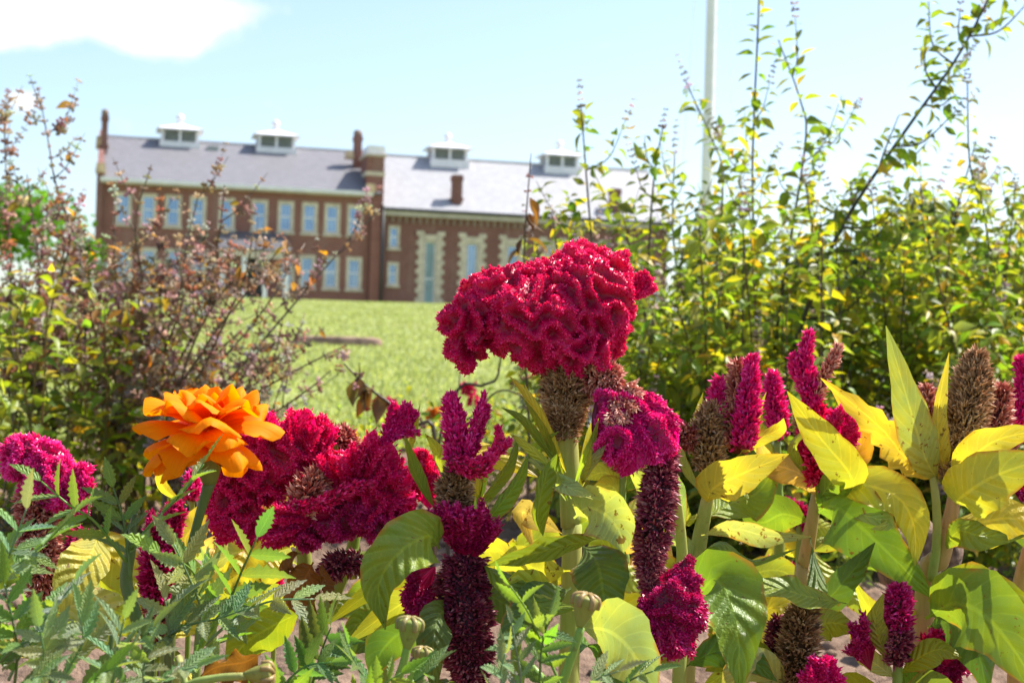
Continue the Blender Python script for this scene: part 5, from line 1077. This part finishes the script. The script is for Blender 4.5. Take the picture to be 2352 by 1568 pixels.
for pts, n, L, c in (
    ([(1290, 1580, .63), (1255, 1500, .62), (1215, 1410, .61), (1172, 1345, .605)], 4, 80, MBR), ([(1240, 1620, .63), (1240, 1540, .62), (1245, 1480, .615), (1262, 1420, .61)], 4, 80, MGR), ([(1180, 1640, .62), (1195, 1560, .61), (1185, 1490, .605), (1175, 1430, .60)], 5, 60, MGY),
    ([(1120, 1660, .62), (1150, 1590, .60), (1150, 1540, .595), (1160, 1500, .59)], 4, 75, MGY), ([(860, 1650, .63), (850, 1580, .62), (820, 1530, .61), (800, 1480, .605)], 5, 75, MGR), ([(880, 1650, .63), (920, 1590, .61), (960, 1560, .605), (1000, 1530, .60)], 4, 75, MGR),
    ([(700, 1650, .66), (720, 1560, .65), (740, 1490, .645), (760, 1440, .64)], 5, 90, DG), ([(800, 1660, .62), (840, 1600, .61), (880, 1570, .60), (920, 1545, .60)], 4, 70, MBR), ([(1280, 1660, .62), (1330, 1600, .61), (1370, 1560, .605), (1420, 1540, .60)], 4, 70, MGY),
    ([(640, 1660, .64), (650, 1580, .63), (700, 1530, .625), (760, 1520, .62)], 5, 80, MGR), ([(560, 1660, .62), (600, 1600, .61), (650, 1580, .605), (700, 1590, .60)], 4, 70, MBR), ([(1390, 1660, .66), (1420, 1590, .65), (1450, 1560, .645), (1500, 1540, .64)], 4, 70, MGR)):
    fern(m3, pts, n, L, c, wide=.95)

# ================================================================ shrubs behind the flowers
def small_leaf(bend, fold, w=.46):
    t = np.linspace(0, 1, 6); h = np.array([.03, .62, 1, .86, .45, .0]) * w / 2
    rows = [np.stack([s * h, t, bend * t ** 2 + abs(s) * h * fold], -1) for s in (-1, 0, 1)]
    V = np.stack(rows, 1).reshape(-1, 3); i = np.arange(5)[:, None] * 3
    return V, np.concatenate([i + np.array([[0, 1, 4, 3]]), i + np.array([[1, 2, 5, 4]])])
SL = [small_leaf(*a) for a in ((-.15, .5), (-.35, .35, .52), (-.05, .7, .4), (-.5, .6, .48))]
SLM = [mesh_np('leaf', v, q, True) for v, q in SL]
def whorl(n, L, W, seed):
    r = np.random.default_rng(seed); a = np.arange(n) * 6.283 / n + r.uniform(-.3, .3, n); Vs, Fs = [], []
    for k, q in enumerate(a):
        dn = nrm(np.array([math.cos(q), math.sin(q), r.uniform(-.2, .7)])); s = nrm(np.cross(dn, [0, 0, 1])); u = np.cross(s, dn); l = L * r.uniform(.7, 1.2)
        ring0 = [dn * .15 * l + W * .3 * (s * math.cos(b) + u * math.sin(b)) for b in np.arange(5) * 1.2566]; ring1 = [dn * l * (1 + .12 * (b % 2)) + W * (s * math.cos(b * 1.2566) + u * math.sin(b * 1.2566)) for b in range(5)]
        Vs += ring0 + ring1; o = k * 10
        Fs += [(o + b, o + (b + 1) % 5, o + 5 + (b + 1) % 5, o + 5 + b) for b in range(5)]
    return np.array(Vs), np.array(Fs)
WH = [whorl(n, 1, .33, s) for n, s in ((4, 1), (6, 2), (3, 3), (5, 4))]
WHM = [mesh_np('seed_whorl', v, q, False) for v, q in WH]
def orient(P, dn, up, L):
    X = nrm(np.cross(dn, up)); Nn = np.cross(X, dn)
    return np.column_stack([X * L, dn * L, Nn * L]), P
class Shrub:
    def __init__(s, name, label, cat, base, group): s.t = thing(name, label, cat, base, group); s.leaves, s.pods = [], []
    def stem(s, pts3, r0, r1, color, n=22, name='stem', mesh=None):
        C = spline(pts3, n);  tube_obj(name, C, np.linspace(r0, r1, n), MATS['stem'], s.t, 6, color); return C
    def add_leaf(s, P, dn, up, L, c): s.leaves.append((P, dn, up, L, c))
    def add_pod(s, P, dn, L, c): s.pods.append((P, dn, L, c))
    def finish(s, most=300, leafname='leaf'):
        for items, meshes, src, nm, ob, st, stn in ((s.leaves, SLM, SL, leafname, 'shrubleaf', 'shrubstuff', 'foliage'), (s.pods, WHM, WH, 'seed_whorl', 'drypod', 'drystuff', 'seed_heads')):
            def key(it):
                v = it[0] - CAM; d = v @ FWD; x, y = 1176 + (v @ RT) / d * FPX, 784 - (v @ UPV) / d * FPX
                return -(it[-2] / d) if -20 < x < 2372 and -20 < y < 1250 else 1
            items = sorted(items, key=key); Vs, Fs, Cs, o = [], [], [], 0
            for i, it in enumerate(items):
                P, dn, L, c = it[0], nrm(it[1]), it[-2], it[-1]; up = it[2] if len(it) == 5 else nrm(rng.normal(size=3)); k = rng.integers(len(meshes))
                if len(it) == 4: up, dn = dn, nrm(np.cross(dn, up))
                A, P = orient(P, dn, up, L)
                if i < most:
                    b = obj(nm, meshes[k], MATS[ob], s.t, c); q = P - np.array(s.t.location)
                    b.matrix_local = Matrix([[A[r][0], A[r][1], A[r][2], q[r]] for r in range(3)] + [[0, 0, 0, 1]])
                else:
                    v, f = src[k]; Vs.append(v @ A.T + P); Fs.append(f + o); o += len(v); Cs.append(np.repeat(np.array(c)[None], len(v), 0))
            if Vs:
                b = obj(stn, mesh_np(stn, np.concatenate(Vs), np.concatenate(Fs), True, vcol=np.concatenate(Cs)), MATS[st], s.t); b["kind"] = "stuff"
BG = [(.16, .23, .035), (.20, .28, .04), (.27, .32, .04), (.12, .18, .035), (.36, .35, .04), (.50, .40, .04), (.10, .15, .04), (.24, .30, .10)]
BW = np.array([.2, .2, .2, .12, .11, .06, .06, .05])
LIL = [(.46, .40, .44), (.36, .34, .26), (.60, .54, .56), (.22, .20, .13)]
BRN = [(.36, .275, .22), (.46, .37, .31), (.22, .15, .11), (.64, .55, .48), (.42, .24, .13)]
def node_leaves(S, P, T, L, cols, w, n=2, droop=.25):
    a0 = rng.uniform(0, 6.28)
    for k in range(n):
        a = a0 + k * 6.283 / n + rng.normal(0, .3); s0 = nrm(np.cross(T, [.3, .9, .2])); u0 = np.cross(T, s0); r = s0 * math.cos(a) + u0 * math.sin(a)
        dn = nrm(r + .45 * T - droop * Z * rng.uniform(0, 2.2) + rng.normal(0, .2, 3)); up = nrm(Z * .9 + rng.normal(0, .45, 3))
        S.add_leaf(P + r * .004, dn, up, L * rng.uniform(.6, 1.25), vary(cols[rng.choice(len(cols), p=w)], .2))
def flower_spike(S, P, T, L, cols):
    n = max(4, int(L / .009))
    for k in range(n): S.add_pod(P + T * L * k / n, T, .0065 * (1 - .5 * k / n), vary(cols[rng.integers(len(cols))], .2))
def leafy_stem(S, pts3, r0, spacing=.032, L=.028, twig=.3, t0=.15, color=(.15, .10, .05), spike_p=.5, dens=1.0, depth=0, per=2):
    C = S.stem(pts3, r0, r0 * .35, color); seg = np.linalg.norm(np.diff(C, axis=0), axis=1); cum = np.concatenate([[0], np.cumsum(seg)]); tot = cum[-1]
    s = tot * t0
    while s < tot:
        P = np.array([np.interp(s, cum, C[:, k]) for k in range(3)]); i = min(np.searchsorted(cum, s), len(C) - 1); T = nrm(C[i] - C[i - 1]); f = s / tot
        if rng.random() < dens: node_leaves(S, P, T, L * (1.15 - .4 * f), BG, BW, per)
        if depth == 0 and rng.random() < twig * (1.0 - f * .45):
            a = rng.uniform(0, 6.28); s0 = nrm(np.cross(T, [.3, .9, .2])); u0 = np.cross(T, s0); r = s0 * math.cos(a) + u0 * math.sin(a); ln = rng.uniform(.06, .19) * (1.3 - .85 * f)
            e = P + (r * .7 + T * .6) * ln; leafy_stem(S, [P, P + (r * .8 + T * .35) * ln * .5, e + Z * ln * .15], r0 * .45, spacing * .75, L * .85, 0, .2, color, spike_p * .6, dens, 1, per)
        s += spacing * rng.uniform(.7, 1.3)
    if rng.random() < spike_p: flower_spike(S, C[-1], nrm(C[-1] - C[-3]), rng.uniform(.02, .07), LIL)
def px_stem(pts, d, dy=0.0):
    P = [at(x, y, d + dy * k / max(len(pts) - 1, 1)) for k, (x, y) in enumerate(pts)]
    g_ = ground_under(P[0]); return [g_ + [0, 0, -.02]] + P
RG = 'leafy basil-like shrubs behind the flowers'
specs = [
    ('leafy shrub with upright spikes just behind the big cockscomb', 1400, 2.35, [[(1400, 1000), (1372, 700), (1348, 420), (1335, 245)], [(1450, 1000), (1482, 700), (1500, 430), (1522, 292)], [(1380, 1000), (1330, 800), (1290, 640), (1268, 490)]]),
    ('leafy shrub growing around the foot of the white flagpole', 1580, 2.5, [[(1600, 1000), (1640, 700), (1660, 420), (1640, 330), (1572, 182)], [(1560, 1000), (1560, 700), (1545, 520), (1550, 350)], [(1620, 1000), (1600, 760), (1590, 600), (1600, 480)]]),
    ('tall slim leafy shrub with one upright stem above all the rest', 1740, 2.3, [[(1730, 1000), (1737, 700), (1728, 400), (1742, 40), (1742, -40)], [(1760, 1000), (1800, 650), (1850, 330), (1838, 230), (1788, 92)], [(1700, 1000), (1690, 700), (1680, 520)]]),
    ('leafy shrub with a long bare branch reaching up aslant to the sky', 1880, 2.2, [[(1780, 1000), (1850, 720), (1940, 510), (2080, 300), (2200, 130), (2290, -40)], [(1880, 1000), (1890, 700), (1870, 560), (1850, 420)], [(1930, 1000), (1960, 760), (1985, 620)]]),
    ('wide leafy shrub with pale lilac flower tufts and purplish twigs', 2060, 2.4, [[(2060, 1000), (2080, 760), (2060, 600), (2040, 540)], [(2110, 1000), (2170, 700), (2190, 520), (2240, 330)], [(2030, 1000), (2010, 800), (1990, 640)]]),
    ('leafy shrub with thin curving shoots at the end of the row', 2270, 2.3, [[(2240, 1000), (2280, 720), (2262, 500), (2228, 380), (2222, 190)], [(2300, 1000), (2330, 760), (2340, 600), (2350, 480)], [(2230, 1000), (2200, 800), (2170, 640)]]),
    ('large leafy shrub spreading out past the end of the row', 2450, 2.5, [[(2430, 1000), (2420, 700), (2380, 520), (2352, 470)], [(2460, 1000), (2480, 700), (2460, 500)]]),
]
for si, (lab, bx, d, sts) in enumerate(specs):
    base = ground_under(at(bx, 1000, d)); S = Shrub('leafy_shrub', lab, 'shrub', base, RG)
    for k, st in enumerate(sts):
        q = px_stem(st, d, rng.uniform(-.1, .15)); q[0] = base + np.array([rng.uniform(-.05, .05), rng.uniform(-.05, .05), -.02])
        big = si == 3 and k == 0
        leafy_stem(S, q, .0042 if big else .0028, .024, .030, .55 if not big else .8, .2, (.10, .075, .05), .6, 1.0, 0, 3)
    for k in range(22):                                        # filler stems that close up the lower mass
        xt = bx + rng.uniform(-190, 190); top = rng.uniform(430 if si else 520, 750) if k % 3 else rng.uniform(650, 900); dd = d + rng.uniform(-.35, .5)
        e = at(xt, top, dd); b = base + np.array([rng.uniform(-.12, .12), rng.uniform(-.12, .12), -.02]); b[:2] = b[:2] * .5 + e[:2] * .5
        m = (b + e) / 2 + np.array([rng.uniform(-.03, .03), rng.uniform(-.03, .03), .02]); leafy_stem(S, [b, m, e], .0022, .025, .030, .55, .12, (.14, .085, .05), .25, 1.0, 0, 3)
    S.finish()

# leafy green shrub below the dried one
LGc = 'leafy low shrubs under the dried stalks'
for lab, bx, d, tops in (('low leafy green shrub beneath the brown dried stalks', 90, 2.2, [(-30, 640), (20, 700), (60, 620), (110, 680), (150, 600), (180, 720), (130, 790), (40, 820), (210, 800), (90, 760), (240, 700)]),
                         ('small leafy green shrub beside the dried stalks toward the lawn', 300, 2.3, [(240, 800), (290, 840), (330, 780), (370, 870), (420, 860), (300, 930), (350, 940), (250, 900), (460, 930)])):
    base = ground_under(at(bx, 1000, d)); S = Shrub('leafy_shrub', lab, 'shrub', base, LGc)
    for (x, y) in tops:
        e = at(x, y, d + rng.uniform(-.2, .25)); b = base + np.array([rng.uniform(-.1, .1), rng.uniform(-.1, .1), -.02]); b[:2] = .5 * b[:2] + .5 * e[:2]
        leafy_stem(S, [b, (b + e) / 2 + [.01, 0, .01], e], .0025, .026, .034, .6, .1, (.20, .13, .04), .2, 1.0)
    S.finish()

# dried brown shrubs
def dry_stem(S, pts3, r0, spacing=.022, twig=.4, depth=0, pod=.0085, t0=.3, color=(.17, .11, .08), bare=0.0):
    C = S.stem(pts3, r0, r0 * .3, color); seg = np.linalg.norm(np.diff(C, axis=0), axis=1); cum = np.concatenate([[0], np.cumsum(seg)]); tot = cum[-1]; s = tot * t0
    while s < tot:
        P = np.array([np.interp(s, cum, C[:, k]) for k in range(3)]); i = min(np.searchsorted(cum, s), len(C) - 1); T = nrm(C[i] - C[i - 1]); f = s / tot
        if rng.random() > bare: S.add_pod(P, T, pod * rng.uniform(.6, 1.3) * (1.1 - .5 * f), vary(BRN[rng.integers(len(BRN))], .25))
        if rng.random() < .05: node_leaves(S, P, T, .022, [(.30, .17, .06), (.52, .24, .03), (.20, .11, .06)], [.5, .2, .3], 1, .5)
        if depth < 2 and rng.random() < twig:
            a = rng.uniform(0, 6.28); s0 = nrm(np.cross(T, [.3, .9, .2])); u0 = np.cross(T, s0); r = s0 * math.cos(a) + u0 * math.sin(a); ln = rng.uniform(.05, .16) * (1.2 - f * .8) * (1 if depth == 0 else .55)
            dry_stem(S, [P, P + (r * .7 + T * .5) * ln * .5, P + (r * .85 + T * .75 + Z * .15) * ln], r0 * .45, spacing * .8, twig * .45, depth + 1, pod * .9, .25, color, bare)
        s += spacing * rng.uniform(.6, 1.4)
DRYG = 'dried brown seed stalks before the brick building'
dspecs = [
    ('dried brown shrub with tall thin seed spikes against the sky', 60, 2.35, [[(30, 1000), (25, 640), (15, 420), (8, 262)], [(170, 1000), (190, 640), (130, 430), (112, 330), (88, 205)], [(90, 1000), (90, 640), (70, 470), (62, 400)], [(60, 1000), (120, 700), (160, 560), (150, 480)], [(20, 900), (-10, 700), (-30, 540)], [(120, 1000), (60, 760), (20, 640)]], .0085, 0),
    ('dense dried brown shrub full of papery seed heads before the brick building', 300, 2.3, [[(260, 1000), (275, 760), (262, 600), (265, 480)], [(290, 1000), (330, 700), (310, 520), (348, 378)], [(300, 1000), (400, 720), (430, 560), (455, 450)], [(320, 1000), (460, 740), (500, 560), (516, 425)], [(280, 1000), (230, 760), (190, 620), (180, 480)], [(300, 1000), (380, 800), (420, 680), (400, 560)], [(260, 1000), (330, 840), (350, 700), (370, 600)], [(330, 1000), (240, 820), (200, 700)], [(310, 1000), (450, 850), (500, 750), (540, 640)]], .0085, 0),
    ('spreading dried shrub with long bare twigs leaning out over the lawn', 420, 2.2, [[(420, 1000), (520, 880), (640, 740), (760, 600), (872, 480)], [(400, 1000), (500, 840), (600, 720), (700, 560)], [(380, 1000), (470, 800), (560, 680), (650, 560)], [(430, 1000), (540, 930), (680, 850), (800, 790)], [(400, 1000), (480, 820), (560, 640), (580, 540)], [(390, 1000), (440, 800), (520, 660), (610, 600)], [(440, 1020), (560, 900), (660, 830), (700, 720)], [(430, 1000), (600, 960), (700, 900), (760, 850)]], .0075, .25),
]
for lab, bx, d, sts, pod, bare in dspecs:
    base = ground_under(at(bx, 1000, d)); S = Shrub('dried_shrub', lab, 'shrub', base, DRYG)
    sts = sts + [[(a[0] * .5 + b[0] * .5 + rng.uniform(-35, 35), a[1] * .5 + b[1] * .5 + rng.uniform(20, 90)) for a, b in zip(sts[i][:3], sts[(i + 1) % len(sts)][:3])] for i in range(1, len(sts) - 1)]
    for st in sts:
        q = px_stem(st, d, rng.uniform(-.15, .2)); q[0] = base + np.array([rng.uniform(-.06, .06), rng.uniform(-.06, .06), -.02])
        dry_stem(S, q, .0026, .0175, .48, 0, pod * 1.12, .35, (.19, .125, .085), bare)
    S.finish()
# single dried stalks
def stalk(label, pts, d, r, pods, leafy=0):
    S = Shrub('dried_stalk', label, 'dried stalk', ground_under(at(*pts[0], d)), 'single dried stalks in the bed'); q = px_stem(pts, d)
    dry_stem(S, q, r, .03, .15, 1, pods, .45, (.11, .065, .04), .1)
    C = spline(q, 40)
    for k in range(leafy): i = rng.integers(18, 38); node_leaves(S, C[i], nrm(C[i] - C[i - 1]), .035, [(.10, .05, .025), (.14, .08, .04)], [.6, .4], 1, 1.2)
    S.finish()
stalk('tall dark withered stalk rising behind the big cockscomb head', [(1215, 980), (1200, 760), (1205, 560), (1212, 450), (1220, 352)], 2.0, .002, .0075, 7)
stalk('dark withered stalk leaning over low at the edge of the lawn', [(1000, 1010), (950, 975), (900, 930), (840, 885), (790, 835)], 1.9, .0032, .009, 12)
stalk('bare forked twig sticking up beside the neck of the big cockscomb', [(1040, 930), (1110, 885), (1140, 870), (1150, 820), (1160, 780)], 2.1, .0026, .003, 0)
stalk('thin bare twig lying between the cockscomb neck and the lawn', [(1010, 1000), (1080, 960), (1140, 900), (1190, 905), (1260, 950)], 2.0, .002, .003, 0)
# weeds along the back edge of the bed
for x, y, d, lab, fl_ in ((1085, 925, 2.6, 'small blurred weed with a pink flower at the lawn edge', (.62, .03, .16)), (870, 945, 2.5, 'small blurred weed with dark red flowers at the lawn edge', (.45, .02, .08)), (1000, 960, 3.0, 'low green weed with orange specks at the lawn edge', (.7, .25, .02)), (1190, 950, 3.2, 'low leafy green weed just before the lawn', None), (760, 985, 3.1, 'low pale green weed before the lawn beside the marigold', None), (1290, 960, 3.0, 'low yellowish weed behind the cockscomb stem', None), (2352, 1060, 2.0, 'low dark weed under the leafy shrubs', None), (1950, 1080, 1.9, 'low sprawling weed under the slanting branch', (.6, .2, .03))):
    S = Shrub('weed', lab, 'weed', ground_under(at(x, y, d)), 'weeds at the back of the bed'); b = ground_under(at(x, y, d))
    for k in range(7):
        e = at(x + rng.uniform(-70, 70), y + rng.uniform(-25, 25), d + rng.uniform(-.1, .1)); leafy_stem(S, [b + [rng.uniform(-.04, .04), rng.uniform(-.04, .04), -.01], (b + e) / 2, e], .0014, .018, .02, .2, .1, (.16, .2, .05), 0, 1.0)
    if fl_:
        for k in range(3):
            P = at(x + rng.uniform(-22, 22), y + rng.uniform(-22, 10), d)
            for j in range(3): S.add_pod(P + Z * .006 * j, Z, .011, fl_)
    S.finish(120)
# fallen dry leaves and a lump of earth on the soil
for k in range(22):
    x, y = rng.uniform(-.9, 1.15), rng.uniform(.95, 3.3); z = float(soil_h(np.array(x), np.array(y))) + .008; a = rng.uniform(0, 6.28); L = rng.uniform(.025, .06); dn = np.array([math.cos(a), math.sin(a), 0])
    tag(obj('fallen_leaf', leaf_mesh([np.array([x, y, z]), np.array([x, y, z + .012]) + dn * L * .5, np.array([x, y, z]) + dn * L], L * .22, roll=1.4, curl=.8, wave=.5, nt=8, nv=4, seed=k), MATS['leaf'], None, vary(TAN if k % 2 else DRY, .3)), 'dry fallen leaf lying on the soil of the flower bed', 'leaf', 'dry leaves fallen on the soil')
P = at(2110, 1290, 1.05); v, f = ico(4); q = v * [.026, .022, .026] * (1 + .22 * wob(v, 3, 4) + .10 * wob(v, 9, 2))[:, None]
B = Builder(); g_ = ground_under(P); B.add(q + P, None, f)
hd = thing('withered_seedhead', 'shrivelled grey-brown seed head beside the orange stems', 'seed head', g_)
obj('head', B.mesh('head', True), plain('withered_brown', (.17, .115, .085), .9, .15, .5, 160, bump=.7), hd)
tube_obj('stalk', spline([P, P + [.004, 0, -.08], g_ - Z * .02], 8), .003, MATS['stem'], hd, 6, (.2, .13, .08))
